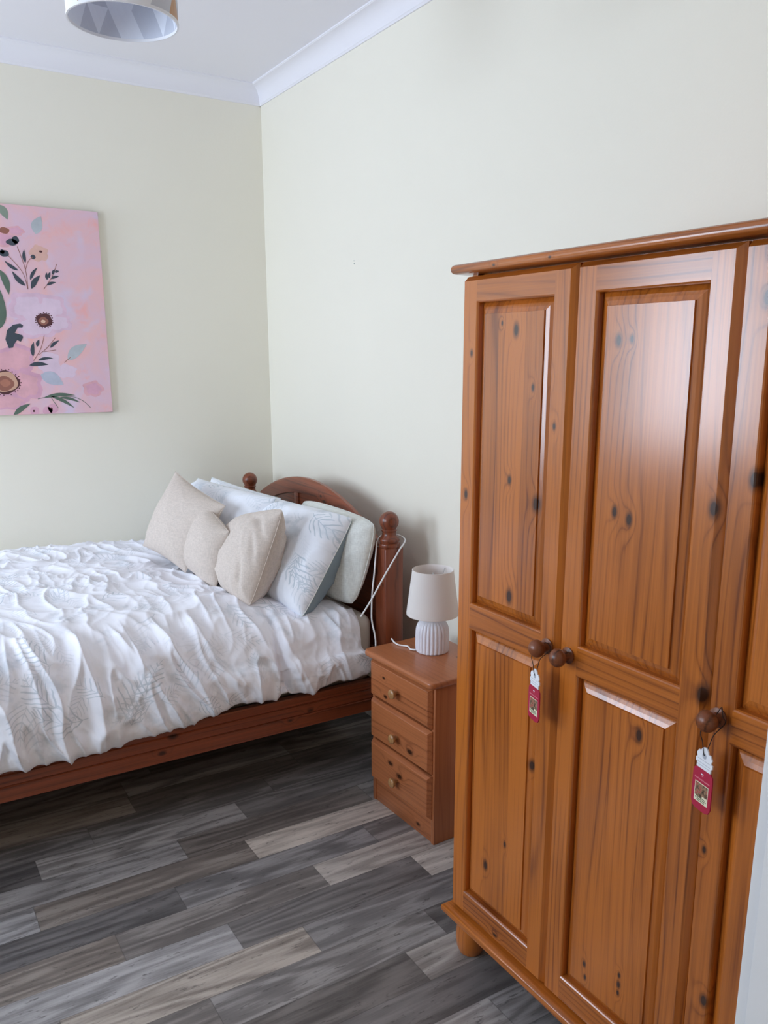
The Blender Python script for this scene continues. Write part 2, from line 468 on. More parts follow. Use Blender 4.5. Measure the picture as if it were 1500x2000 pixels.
# cornice: a slab with a rolled front and left edge
def slab(name, x0, x1, y0, y1, z0, z1, r, m, parent, under=0.0):
    bm = bmesh.new(); bbox(bm, x0, x1, y0, y1, z0, z1)
    es = [e for e in bm.edges if all(v.co.x < x0 + 1e-5 for v in e.verts) or all(v.co.y > y1 - 1e-5 for v in e.verts) or all(v.co.y < y0 + 1e-5 for v in e.verts)]
    es = [e for e in es if abs(e.verts[0].co.z - e.verts[1].co.z) < 1e-5]
    bmesh.ops.bevel(bm, geom=es, offset=r, segments=4, profile=0.5, affect='EDGES')
    return from_bm(name, bm, m, parent, smooth=True, angle=0.9)
slab('cornice', WF - 0.021, -0.028, YR - 0.022, YL + 0.022, 1.728, 1.749, 0.0095, M_corn, ward)
slab('plinth', WF - 0.021, -0.028, YR - 0.022, YL + 0.022, 0.110, 0.137, 0.011, M_corn, ward)
foot_prof = [(0.020, 0.0), (0.031, 0.003), (0.038, 0.02), (0.041, 0.045), (0.040, 0.07), (0.036, 0.09), (0.034, 0.111)]
for fx in (-0.545, -0.085):
    for fy in (-2.452, -3.45):
        lathe('bun_foot', foot_prof, M_carc, ward, 28, Matrix.Translation((fx, fy, 0)))

def door(yl, yr_t, yr_b, yl_b, knots, seed, hand):
    """yl / yr: left and right edge (as seen in the room); the edges run very slightly out of plumb"""
    Z0, Z1 = 0.1405, 1.7235
    yr = yr_t
    Mv = pine('pine_door_stile', 'z', 'y', sub(knots, -9, 9, 0, 2), seed, strip=0.2)
    hy0, hy1 = yl - 0.046, yr + 0.055                    # openings between the stiles
    holes = [(0.203, 0.920), (0.979, 1.670)]             # lower, upper
    vs, fs, mi = [], [], []
    def V(x, y, z): vs.append((x, y, z)); return len(vs) - 1
    def Fq(a, b, c, d, m): fs.append((a, b, c, d)); mi.append(m)
    c = 0.013
    ys = [yl - 0.002, hy0, hy1, yr + c]; zs = [Z0 + c * .6, holes[0][0], holes[0][1], holes[1][0], holes[1][1], Z1 - c * .8]
    for i in range(3):
        for j in range(5):
            if i == 1 and j in (1, 3): continue
            m = 1 if i == 1 else 0
            q = [V(WF, ys[i], zs[j]), V(WF, ys[i + 1], zs[j]), V(WF, ys[i + 1], zs[j + 1]), V(WF, ys[i], zs[j + 1])]
            Fq(*q, m)
    def ring(a, b, m4):
        for k in range(4): Fq(a[k], a[(k + 1) % 4], b[(k + 1) % 4], b[k], m4[k])
    def rect(x, y0, y1, z0, z1): return [V(x, y0, z0), V(x, y1, z0), V(x, y1, z1), V(x, y0, z1)]
    # outer edge: chamfer, then the thickness
    r0 = rect(WF, ys[0], ys[3], zs[0], zs[5]); r1 = rect(WF + 0.012, yl, yr, Z0, Z1); r2 = rect(WF + 0.024, yl, yr, Z0, Z1)
    ring(r0, r1, (1, 0, 1, 0)); ring(r1, r2, (1, 0, 1, 0)); Fq(*r2, 0)
    for (z0, z1) in holes:
        s = 0.004
        a = rect(WF, hy0, hy1, z0, z1); b = rect(WF + 0.0018, hy0 - s * .6, hy1 + s * .6, z0 + s * .6, z1 - s * .6)
        b2 = rect(WF + 0.005, hy0 - s, hy1 + s, z0 + s, z1 - s); d = rect(WF + 0.0200, hy0 - s, hy1 + s, z0 + s, z1 - s)
        ring(a, b, (1, 0, 1, 0)); ring(b, b2, (1, 0, 1, 0)); ring(b2, d, (1, 0, 1, 0))
    Kt, Kb = (yr_t, yr_b), (yl, yl_b)
    def sh(p):
        f = (Z1 - p[2]) / (Z1 - Z0); w = (p[1] - yl) / (yr - yl)
        return (p[0], p[1] + f * (w * (yr_b - yr_t) + (1 - w) * (yl_b - yl)), p[2])
    d = mesh('door', [sh(v) for v in vs], fs, [Mv, M_rail], ward, mi=mi)
    # raised panels
    for n, (z0, z1) in enumerate(holes):
        Mp = pine('pine_door_panel', 'z', 'y', sub(knots, hy1 - .02, hy0 + .02, z0, z1), seed + 4.7 + n * 1.3)
        pv, pf = [], []
        def prect(x, i):
            k = len(pv); y0, y1 = hy0 + 0.006 - i, hy1 - 0.006 + i; a, b = z0 - 0.006 + i, z1 + 0.006 - i
            pv.extend([(x, y0, a), (x, y1, a), (x, y1, b), (x, y0, b)]); return [k, k + 1, k + 2, k + 3]
        lv = [prect(WF + 0.0185, 0.0), prect(WF + 0.0180, 0.0095), prect(WF + 0.0155, 0.0135), prect(WF + 0.0115, 0.019), prect(WF + 0.0080, 0.026), prect(WF + 0.0052, 0.0345), prect(WF + 0.0012, 0.0352)]
        for a, b in zip(lv, lv[1:]):
            for k in range(4): pf.append((a[k], a[(k + 1) % 4], b[(k + 1) % 4], b[k]))
        pf.append(tuple(lv[-1]))
        mesh('panel', [sh(v) for v in pv], pf, Mp, d)
    return d

d1 = door(-2.4215, -2.771, -2.774, -2.4215, KN, 0.0, 'r')
d2 = door(-2.780, -3.1305, -3.149, -2.780, KN2, 3.4, 'l')
d3 = door(-3.137, -3.493, -3.493, -3.157, KN3, 6.1, 'l')
kp = [(0.016, 0.0), (0.0165, 0.003), (0.010, 0.006), (0.0088, 0.011), (0.0095, 0.0135)]
for i in range(13):
    a = -PI / 2 + 0.55 + (PI - 0.55) * i / 12
    kp.append((max(0.0004, 0.0182 * math.cos(a)), 0.0285 + 0.0162 * math.sin(a)))
def knob_at(d, y, z, s=1.0):
    mt = Matrix.Translation((WF, y, z)) @ Matrix.Rotation(-PI / 2, 4, 'Y') @ Matrix.Scale(s, 4)
    return lathe('knob', kp, M_knob, d, 28, mt)
KP = [(-2.741, 0.957), (-2.804, 0.956), (-3.166, 0.958)]
for d, (y, z) in zip((d1, d2, d3), KP): knob_at(d, y, z, 1.05)

# ================================================================== SCENTED CARD TAGS
M_red = plain('dark_red_card', (176, 34, 66), 0.45)
M_white = plain('white_card', (236, 238, 244), 0.5)
M_grey = plain('pale_grey_print', (176, 180, 190), 0.5)
M_cord = plain('dark_brown_cord', (42, 26, 18), 0.8)
M_cream = plain('cream_label', (232, 224, 196), 0.5)
M_green = plain('green_print', (78, 104, 74), 0.5)
M_pinkp = plain('pink_print', (228, 132, 146), 0.5)
tp = NT('printed_photo'); oo = tp.obj()
tp.col(tp.ramp(tp.noise(oo, 160, 2, 0.6), [(0.30, s2l((52, 40, 34))), (0.46, s2l((112, 82, 62))), (0.54, s2l((158, 130, 100))), (0.66, s2l((176, 58, 66)))]))
tp.set(Roughness=0.5)

def scent_tag(name, ky, kz, ztop, rot, label, loop=0.0):
    """a flat jar-shaped card on a cord loop hung over a knob"""
    t = empty(name, (WF - 0.040, ky, ztop), 0)
    tag(t, label, 'air freshener', 'scented tags on the wardrobe knobs')
    R = Matrix.Rotation(rot, 4, 'Z')
    def card(nm, pts, m, th0, th1, parent):
        """pts: (right, up); right points to -y when the card hangs flat against the door"""
        vs = [R @ Vector((-th, -u, v)) for th in (th0, th1) for u, v in pts]; n = len(pts)
        fs = [tuple(range(n)), tuple(range(n, 2 * n))] + [(i, (i + 1) % n, n + (i + 1) % n, n + i) for i in range(n)]
        return mesh(nm, vs, fs, m, parent)
    # body of the jar
    body = [(-0.0175, -0.034), (-0.0235, -0.040), (-0.0245, -0.048), (-0.0245, -0.098), (-0.020, -0.107), (-0.012, -0.110), (0.012, -0.110), (0.020, -0.107), (0.0245, -0.098), (0.0245, -0.048), (0.0235, -0.040), (0.0175, -0.034)]
    b = card('card_body', body, M_red, -0.0012, 0.0012, t); tag(b, 'dark red jar body')
    lid = [(-0.0175, -0.034), (-0.0175, -0.026), (-0.0205, -0.025), (-0.0205, -0.018), (-0.017, -0.017), (-0.019, -0.010), (-0.015, -0.003)]
    lid += [(0.009 * math.cos(a), -0.003 + 0.009 * math.sin(a)) for a in [PI * (1 - i / 8) for i in range(9)]]
    lid += [(-u, v) for u, v in lid[6::-1]]
    l = card('card_lid', lid, M_white, -0.0012, 0.0012, t); tag(l, 'white jar lid')
    # print: label, picture, lines of lettering too small to read, the lid's drawn rim
    def rect(x0, x1, y0, y1): return [(x0, y0), (x1, y0), (x1, y1), (x0, y1)]
    pm, pv, pf, pi = [M_cream, tp.m, M_green, M_pinkp, M_grey, M_white], [], [], []
    def stamp(pts, m, th):
        k = len(pv); pv.extend([R @ Vector((-th, -u, v)) for u, v in pts]); pf.append(tuple(range(k, k + len(pts)))); pi.append(m)
    stamp(rect(-0.017, 0.017, -0.096, -0.060), 0, 0.0014)
    stamp(rect(-0.0155, 0.0155, -0.082, -0.0615), 1, 0.0016)
    stamp(rect(-0.0155, 0.003, -0.086, -0.082), 1, 0.0016)
    for zz, w in ((-0.0875, 0.012), (-0.0905, 0.014), (-0.0935, 0.010)): stamp(rect(-w, w, zz, zz + 0.0014), 2, 0.0016)
    random.seed(5); u = -0.019
    while u < 0.019:
        w = random.uniform(0.0008, 0.0018); stamp(rect(u, u + w, -0.0553, -0.0553 + random.choice((0.0022, 0.003))), 3, 0.0014); u += w + 0.0006
    stamp(rect(-0.004, 0.002, -0.0445, -0.0425), 5, 0.0014); stamp(rect(-0.0035, 0.0015, -0.0475, -0.0462), 3, 0.0014)
    for zz in (-0.0185, -0.0245, -0.029): stamp(rect(-0.016, 0.016, zz, zz + 0.0008), 4, 0.0014)
    stamp([(0.0052 * math.cos(i), -0.0095 + 0.0052 * math.sin(i)) for i in [2 * PI * k / 14 for k in range(14)]], 4, 0.0014)
    p = mesh('card_print', pv, pf, pm, b, mi=pi); tag(p, 'printed label with small picture and lettering')
    # cord loop: from the hole, up and over the neck of the knob
    hole = R @ Vector((-0.0016, 0, -0.008)); kx, kzz = WF - 0.0115 - t.location.x, kz - ztop
    pts = [hole + Vector((0.001, 0, -0.001)), hole + Vector((-0.001, 0.001, 0.003)), Vector((-0.002, 0.006, 0.014)), Vector((-0.004 + 0.004, 0.0125, kzz - 0.018 + 0.004)), Vector((kx, 0.0115, kzz)), Vector((kx, 0.006, kzz + 0.0105)),
           Vector((kx + loop * .3, 0.0, kzz + 0.0115 + loop)), Vector((kx, -0.006, kzz + 0.0105)), Vector((kx, -0.0115, kzz)), Vector((0.002, -0.0115, kzz - 0.014)), Vector((0.001, -0.006, 0.014)), hole + Vector((0.003, -0.001, 0.004)), hole + Vector((0.003, 0, -0.001))]
    tube('cord', pts, 0.0008, M_cord, t, 6, 6)
    return t
scent_tag('scented_tag', KP[0][0] - 0.010, KP[0][1], 0.9115, math.radians(-14), 'red jar-shaped scented tag on the left wardrobe door, the leftmost knob')
scent_tag('scented_tag', KP[2][0] - 0.010, KP[2][1], 0.911, math.radians(-14), 'red jar-shaped scented tag on the right wardrobe door near the photo edge', 0.012)

# ================================================================== BEDSIDE CABINET
NL, ND = (178, 108, 66), (124, 68, 40)
def npine(n, along, across, knots=(), seed=0.0, **k):
    return wood(n, NL, ND, along, across, knots, rough=0.38, coat=0.2, seed=seed, ring=5.5, **k)
ns = empty('bedside_cabinet', (-0.356, -1.811, 0), 0.035)
tag(ns, 'small reddish pine bedside cabinet with three drawers, between the bed and the wardrobe', 'bedside cabinet')
Mns = npine('cabinet_side_pine', 'z', 'x', [], 1.1, strip=0.3, contrast=0.6)
Mnf = npine('cabinet_front_pine', 'y', 'z', [(0.03, -0.09, .008)], 2.1, strip=0.3)
HW, DP = 0.1825, 0.268
bm = bmesh.new()
bbox(bm, 0.0, DP, -HW, -HW + 0.016, 0, 0.549, 0.0012); bbox(bm, 0.0, DP, HW - 0.016, HW, 0, 0.549, 0.0012)
bbox(bm, DP - 0.008, DP, -HW, HW, 0.03, 0.549)
bbox(bm, 0.012, DP, -HW + .01, HW - .01, 0.53, 0.548); bbox(bm, 0.012, DP, -HW + .01, HW - .01, 0.07, 0.085)
bbox(bm, 0.014, 0.02, -HW + .01, HW - .01, 0.08, 0.54)
from_bm('cabinet_body', bm, Mns, ns, smooth=True, angle=0.7)
box('plinth', 0.004, 0.018, -HW + 0.0155, HW - 0.0155, 0.0, 0.082, Mnf, ns, 0.001)
# top with rounded front corners and a rolled edge
r = 0.022; x0, x1, y0, y1 = -0.030, DP + 0.004, -HW - 0.016, HW + 0.016
out = [(x1, y0), (x1, y1)] + [(x0 + r - r * math.sin(a), y1 - r + r * math.cos(a)) for a in [PI / 2 * i / 6 for i in range(7)]] + [(x0 + r - r * math.cos(a), y0 + r - r * math.sin(a)) for a in [PI / 2 * i / 6 for i in range(7)]]
bm = bmesh.new(); vs = [bm.verts.new((x, y, 0.549)) for x, y in out]; f = bm.faces.new(vs)
e = bmesh.ops.extrude_face_region(bm, geom=[f]); bmesh.ops.translate(bm, vec=(0, 0, 0.0225), verts=[v for v in e['geom'] if isinstance(v, bmesh.types.BMVert)])
es = [e for e in bm.edges if abs(e.verts[0].co.z - e.verts[1].co.z) < 1e-5]
bmesh.ops.bevel(bm, geom=es, offset=0.0075, segments=3, profile=0.5, affect='EDGES')
from_bm('cabinet_top', bm, npine('cabinet_top_pine', 'y', 'x', [(0.19, -0.06, .009)], 3.3, strip=0.4, contrast=0.6), ns, smooth=True, angle=0.8)
M_nk = wood('pale_pine_knob', (182, 140, 92), (140, 96, 56), 'x', 'y', [], rough=0.35, ring=3.0, seed=1.0)
DR = [(0.404, 0.541, 0.472, [(0.433, 0.075, .008), (0.497, 0.085, .006)]), (0.248, 0.397, 0.312, [(0.29, -0.07, .012)]), (0.088, 0.241, 0.152, [(0.20, 0.045, .010), (0.175, -0.01, .012)])]
for i, (z0, z1, kz, kn) in enumerate(DR):
    Md = npine('drawer_front_pine', 'y', 'z', kn, 5.0 + i * 2.3, strip=0.06)
    yl, yr = HW - 0.008, -HW + 0.010
    vs, fs = [], []
    def rr(x, i_, zb, zt):
        k = len(vs); vs.extend([(x, yr + i_, zb), (x, yl - i_, zb), (x, yl - i_, zt), (x, yr + i_, zt)]); return [k, k + 1, k + 2, k + 3]
    L = [rr(0.010, 0, z0, z1), rr(-0.003, 0, z0, z1), rr(-0.0165, 0.008, z0 + .012, z1 - .0085), rr(-0.018, 0.0105, z0 + 0.015, z1 - 0.0105)]
    fs.append(tuple(L[0]))
    for a, b in zip(L, L[1:]):
        for k in range(4): fs.append((a[k], a[(k + 1) % 4], b[(k + 1) % 4], b[k]))
    fs.append(tuple(L[-1]))
    dr = mesh('drawer', vs, fs, Md, ns)
    pr = [(0.0065, 0.0), (0.007, 0.006), (0.009, 0.012), (0.0145, 0.016), (0.0165, 0.021), (0.0160, 0.0255), (0.0125, 0.0285), (0.006, 0.0300), (0.0005, 0.0302)]
    k = lathe('knob', pr, M_nk, dr, 24, Matrix.Translation((-0.018, 0.004, kz)) @ Matrix.Rotation(-PI / 2, 4, 'Y'))
    if i == 0: tag(k, 'pale turned wooden knob')

# ================================================================== TABLE LAMP
M_cer = plain('white_glazed_ceramic', (226, 226, 234), 0.35)
M_shade = NT('white_fabric_shade'); M_shade.col(s2l((226, 220, 216))); M_shade.set(Roughness=0.85, Subsurface_Weight=0.15, Subsurface_Radius=(0.02, 0.02, 0.02))
M_shade.bump(M_shade.noise(M_shade.obj(), 500, 2), 0.1, 0.0008)
M_steel = plain('polished_steel', (190, 190, 190), 0.25, Metallic=1.0)
M_flex = plain('white_flex', (236, 236, 236), 0.4)
lamp = empty('table_lamp', (-0.201, -1.757, 0.5716))
tag(lamp, 'small table lamp with white ribbed ceramic base and tapered shade on the bedside cabinet', 'lamp')
NF = 26
def flute(a, z):
    w = abs(math.cos(a * NF / 2))
    k = min(1.0, max(0.0, (z - 0.002) / 0.006)) * min(1.0, max(0.0, (0.112 - z) / 0.02))
    return -0.075 * (1 - w) ** 1.6 * k
bp = [(0.050, 0.0), (0.0555, 0.0015), (0.057, 0.006)] + [(0.0578, z) for z in (0.02, 0.04, 0.06)] + [(0.0572, 0.074), (0.0550, 0.086), (0.050, 0.098), (0.042, 0.107), (0.031, 0.1125), (0.018, 0.1145), (0.010, 0.115)]
lathe('lamp_base', bp, M_cer, lamp, NF * 8, None, flute, angle=1.2)
st = lathe('lamp_neck', [(0.009, 0.114), (0.009, 0.128), (0.006, 0.129), (0.006, 0.15), (0.013, 0.152), (0.013, 0.175), (0.004, 0.176)], M_steel, lamp, 20)
tag(st, 'chrome neck')
# shade: open truncated cone with thickness and hems, carried by a ring and spokes
sp = [(0.0885, 0.131), (0.0890, 0.136), (0.0700, 0.2835), (0.0705, 0.2865), (0.0685, 0.2870), (0.0675, 0.2835), (0.0870, 0.134), (0.0870, 0.131)]
bm = bmesh.new(); S = 64; rows = []
for (r_, z) in sp: rows.append([bm.verts.new((r_ * math.cos(2 * PI * i / S), r_ * math.sin(2 * PI * i / S), z)) for i in range(S)])
for a, b in zip(rows, rows[1:] + rows[:1]):
    for i in range(S): bm.faces.new((a[i], a[(i + 1) % S], b[(i + 1) % S], b[i]))
shade = from_bm('lamp_shade', bm, M_shade.m, lamp, smooth=True, angle=0.5)
bm = bmesh.new()
for k in range(3):
    a = 2 * PI * k / 3 + 2.4
    add(bm, tube_bm([(0.012 * math.cos(a), 0.012 * math.sin(a), 0.176), (0.066 * math.cos(a), 0.066 * math.sin(a), 0.280)], 0.0011, 6, 2))
add(bm, tube_bm([(0, 0, 0.17), (0, 0, 0.276)], 0.002, 6, 2))
from_bm('shade_carrier', bm, M_steel, lamp, smooth=True)
fx = [(-0.052, 0.024, 0.004), (-0.062, 0.042, 0.0035), (-0.054, 0.070, 0.0033), (-0.072, 0.100, 0.0033), (-0.070, 0.135, 0.0035), (-0.060, 0.166, 0.004)]
tube('lamp_flex', fx, 0.0028, M_flex, lamp, 8, 10)

# ================================================================== BED
BL, BD = (138, 70, 42), (80, 39, 24)
def bpine(n, along, across, knots=(), seed=0.0, **k):
    return wood(n, BL, BD, along, across, knots, rough=0.36, coat=0.3, seed=seed, ring=5.0, **k)
bed = empty('bed', (0, 0, 0))
tag(bed, 'dark reddish pine double bed frame with arched headboard and ball-topped posts in the corner', 'bed')
HX, YN, YF = -0.167, -1.421, -0.097
Mpost = bpine('bed_post_pine', 'z', 'y', [(-1.395, 0.77, .010), (-1.44, .73, .006)], 0.4, strip=0.2)
Mhb = bpine('headboard_pine', 'y', 'z', [(0.965, -0.93, .010), (0.955, -1.02, .008), (0.985, -0.90, .006)], 1.7, strip=0.16)
Mrl = bpine('bed_rail_pine', 'x', 'z', [(0.335, -1.02, .011), (0.285, -1.06, .009), (0.31, -0.52, .007), (.29, -.60, .006)], 2.9, strip=0.4)
def post(x, y, zt, mat):
    h = 0.0385; bm = bmesh.new()
    bbox(bm, x - h, x + h, y - h, y + h, 0.0, zt, 0.005, 2)
    p = from_bm('bed_post', bm, mat, bed, smooth=True, angle=0.7)
    z = zt - 0.004
    pr = [(0.036, z), (0.040, z + 0.006), (0.0415, z + 0.012), (0.040, z + 0.018), (0.0345, z + 0.021), (0.0345, z + 0.023), (0.0375, z + 0.027), (0.0385, z + 0.032), (0.0365, z + 0.037), (0.030, z + 0.043), (0.0265, z + 0.050), (0.0255, z + 0.058), (0.0275, z + 0.064), (0.0295, z + 0.066), (0.0295, z + 0.069), (0.0265, z + 0.072)]
    cz = z + 0.100; R = 0.0365
    for i in range(1, 14):
        a = -PI / 2 + 0.75 + (PI - 0.76) * i / 13
        pr.append((max(0.0005, R * math.cos(a)), cz + R * math.sin(a)))
    lathe('ball_finial', pr, mat, p, 32, Matrix.Translation((x, y, 0)))
post(HX, YN, 0.868, Mpost); post(HX, YF, 0.858, Mpost)
post(-2.135, YN, 0.62, Mpost); post(-2.135, YF, 0.62, Mpost)
def board(name, xc, ylo, yhi, zb, ztop, apex, m, th=0.024, band=0.068):
    """arched board: thick rim along the arch, thinner panel below it"""
    yc = (ylo + yhi) / 2; hw = (yhi - ylo) / 2; N = 40
    arch = lambda y, d=0.0: ztop + (apex - ztop) * max(0.0, 1 - ((y - yc) / hw) ** 2) - d
    Y = [ylo + (yhi - ylo) * i / N for i in range(N + 1)]
    bm = bmesh.new()
    secs = [(-th * .30, 0.0), (-th * .5, 0.004), (-th * .62, 0.012), (-th * .62, band), (-th * .25, band + 0.004), (th * .5, band + .004), (th * .5, 0.006), (th * .3, 0.0)]
    rows = [[bm.verts.new((xc + dx, y, arch(y, d))) for dx, d in secs] for y in Y]
    for a, b in zip(rows, rows[1:]):
        for k in range(len(secs)): bm.faces.new((a[k], a[(k + 1) % len(secs)], b[(k + 1) % len(secs)], b[k]))
    bm.faces.new(rows[0]); bm.faces.new(rows[-1][::-1])
    hb = from_bm(name, bm, m, bed, smooth=True, angle=0.6)
    vs = []
    for y in Y: vs += [(xc - th * .22, y, zb), (xc - th * .22, y, arch(y, band)), (xc + th * .3, y, zb), (xc + th * .3, y, arch(y, band))]
    fs = []
    for i in range(N):
        a, b = 4 * i, 4 * i + 4
        fs += [(a, a + 1, b + 1, b), (a + 2, b + 2, b + 3, a + 3), (a, b, b + 2, a + 2)]
    mesh('panel', vs, fs, m, hb)
    bm = bmesh.new(); bbox(bm, xc - th * .5, xc - th * .1, yc + 0.085, yc + 0.125, zb + 0.01, arch(yc + .1, band - .004), 0.002); bbox(bm, xc - th * .6, xc + th * .5, ylo, yhi, zb - 0.02, zb + 0.09, 0.004)
    from_bm('board_rail', bm, m, hb, smooth=True, angle=0.7)
    return hb
board('headboard', HX, YN + 0.038, YF - 0.038, 0.36, 0.858, 1.042, Mhb)
board('footboard', -2.135, YN + 0.038, YF - 0.038, 0.26, 0.46, 0.56, Mhb)
def rail(y, s):
    zb, zt, t = 0.252, 0.372, 0.026; g = 0.0022
    pf = [(0, zb + .004), (0.004, zb)]
    p = [(y + s * t, zb), (y, zb)]
    for zg in (0.300, 0.338): p += [(y, zg - 0.0035), (y + s * 0.005, zg), (y, zg + 0.0035)]
    p += [(y, zt - 0.005), (y + s * 0.003, zt), (y + s * t, zt)]
    return extrude_profile('side_rail', p, 'x', -2.10, HX - 0.036, Mrl, bed, smooth=False)
rail(-1.452, 1); rail(-0.066, -1)
box('mattress_base', -2.10, HX - 0.04, -1.42, -0.098, 0.322, 0.338, bpine('slat_pine', 'y', 'x', [], 4.0), bed)

# mattress in its fitted sheet
def sheet_mat():
    t = NT('pale_sage_sheet'); o = t.obj()
    t.col(t.mix(t.noise(o, 6, 2), s2l((205, 204, 196)), s2l((222, 220, 212)))); t.set(Roughness=0.85)
    t.bump(t.noise(o, 14, 4, 0.6), 0.25, 0.01); return t.m
M_sheet = sheet_mat()
bm = bmesh.new(); bbox(bm, -2.09, -0.212, -1.388, -0.112, 0.339, 0.605, 0.045, 5)
mt = from_bm('mattress', bm, M_sheet, smooth=True, angle=1.0)
tag(mt, 'mattress in a pale sage fitted sheet, showing beside the near headboard post', 'mattress')

# white flex wound round the post
fl = [(-0.262, -1.470, 0.30), (-0.262, -1.474, 0.44), (-0.254, -1.466, 0.53), (-0.250, -1.436, 0.590), (-0.248, -1.428, 0.622), (-0.246, -1.430, 0.70), (-0.235, -1.428, 0.78), (-0.222, -1.418, 0.85), (-0.205, -1.400, 0.890),
      (-0.160, -1.374, 0.905), (-0.118, -1.400, 0.903), (-0.118, -1.452, 0.896), (-0.133, -1.465, 0.880), (-0.150, -1.466, 0.862), (-0.215, -1.468, 0.775), (-0.270, -1.469, 0.695), (-0.318, -1.470, 0.634)]
fo = tube('power_flex', fl, 0.0031, M_flex, None, 8, 10)
tag(fo, 'loose white electric flex looped around the near headboard post', 'cable')

# ================================================================== BEDDING
def frond_material(name, base, leaf, amount, scale=0.24, use_uv=True, rough=0.9, weave=0.1):
    """white cotton with sketched grey-green fern fronds"""
    t = NT(name)
    src = t.new('ShaderNodeUVMap', uv_map='cloth').outputs[0]
    n1 = t.noise(src, 3.0, 3, 0.6, 0, 1)
    nw = t.new('ShaderNodeVectorMath', operation='MULTIPLY_ADD'); t.put(nw.inputs[0], t.noise(src, 14.0, 2, 0.5, 0, 1)); nw.inputs[1].default_value = (0.030, 0.030, 0); t.put(nw.inputs[2], src)
    tot = None
    for k, (sc, ox) in enumerate(((scale, 0.0), (scale * 0.72, 5.3), (scale * 1.2, 9.1))):
        mp = t.new('ShaderNodeMapping'); t.put(mp.inputs['Vector'], nw.outputs[0])
        mp.inputs['Scale'].default_value = (1 / sc, 1 / sc, 0); mp.inputs['Location'].default_value = (ox, ox * .7, 0)
        vo = t.new('ShaderNodeTexVoronoi', voronoi_dimensions='2D', feature='F1'); t.put(vo.inputs['Vector'], mp.outputs[0]); vo.inputs['Scale'].default_value = 1.0
        sb = t.new('ShaderNodeVectorMath', operation='SUBTRACT'); t.put(sb.inputs[0], mp.outputs[0]); t.put(sb.inputs[1], vo.outputs['Position'])
        x, y, _ = t.sep(sb.outputs[0]); cr = t.sep(vo.outputs['Color'])
        a = t.math('MULTIPLY', cr[0], 6.283); ca = t.math('COSINE', a); sa = t.math('SINE', a)
        u = t.math('ADD', t.math('MULTIPLY', x, ca), t.math('MULTIPLY', y, sa))
        v = t.math('SUBTRACT', t.math('MULTIPLY', y, ca), t.math('MULTIPLY', x, sa))
        v = t.math('SUBTRACT', v, t.math('MULTIPLY', t.math('MULTIPLY', u, u), t.math('SUBTRACT', cr[1], 0.5)))
        av = t.math('ABSOLUTE', v)
        w = t.math('MULTIPLY', t.math('SUBTRACT', 1.0, t.math('MULTIPLY', t.math('MULTIPLY', u, u), 4.4)), 0.30)
        env = t.smooth(t.math('SUBTRACT', w, av), -0.01, 0.03)
        ph = t.math('SUBTRACT', u, t.math('MULTIPLY', av, 1.1))
        lf = t.smooth(t.math('SINE', t.math('MULTIPLY', ph, 42.0)), 0.45, 0.95)
        stm = t.math('MULTIPLY', t.smooth(av, 0.010, 0.004), t.smooth(t.math('ABSOLUTE', u), 0.55, 0.5))
        m = t.math('MAXIMUM', t.math('MULTIPLY', env, lf), t.math('MULTIPLY', stm, 0.9))
        m = t.math('MULTIPLY', m, t.smooth(cr[2], 0.30 + 0.1 * k, 0.60))
        m = t.math('MULTIPLY', m, t.math('ADD', 0.45, t.math('MULTIPLY', cr[1], 0.5)))
        tot = m if tot is None else t.math('MAXIMUM', tot, m)
    wash = t.smooth(t.noise(src, 9.0, 4, 0.65), 0.52, 0.70)
    tot = t.math('MAXIMUM', t.math('MULTIPLY', tot, t.smooth(t.sep(n1)[0], 0.38, 0.55)), t.math('MULTIPLY', wash, 0.55))
    t.col(t.mix(t.math('MULTIPLY', tot, amount), s2l(base), s2l(leaf)))
    t.set(Roughness=rough, Sheen_Weight=0.1)
    t.bump(t.noise(src, 60, 4, 0.6), weave, 0.004)
    return t.m

M_duvet = frond_material('fern_print_cotton', (236, 237, 245), (126, 150, 164), 0.50, 0.15)
M_case = frond_material('fern_print_pillowcase', (236, 240, 248), (122, 154, 172), 0.52, 0.15)
M_rev = NT('blue_grey_reverse'); M_rev.col(s2l((134, 152, 162))); M_rev.set(Roughness=0.9); M_rev = M_rev.m
def linen(name, rgb):
    t = NT(name); o = t.obj(); x, y, z = t.sep(o)
    n = t.noise(t.comb(t.math('MULTIPLY', x, 60.0), t.math('MULTIPLY', y, 60.0), t.math('MULTIPLY', z, 420.0)), 1.0, 2)
    n2 = t.noise(t.comb(t.math('MULTIPLY', x, 320.0), t.math('MULTIPLY', y, 320.0), t.math('MULTIPLY', z, 50.0)), 1.0, 2)
    k = t.math('ADD', t.math('MULTIPLY', n, 0.5), t.math('MULTIPLY', n2, 0.5))
    c = s2l(rgb); t.col(t.mix(t.smooth(k, 0.35, 0.65), tuple(v * .84 for v in c[:3]) + (1,), c))
    t.set(Roughness=0.92); t.bump(k, 0.25, 0.0015); return t.m
M_linen = linen('beige_linen', (212, 200, 190))
M_sage = linen('pale_sage_cotton', (228, 231, 226))

def nvec(p):
    return Vector((noise.noise(p), noise.noise(p + Vector((31.7, 4.3, 11.9))), noise.noise(p + Vector((7.1, 53.2, 23.6)))))

def ridged(p, f):
    return 1.0 - abs(noise.noise(Vector(p) * f)) * 2.0

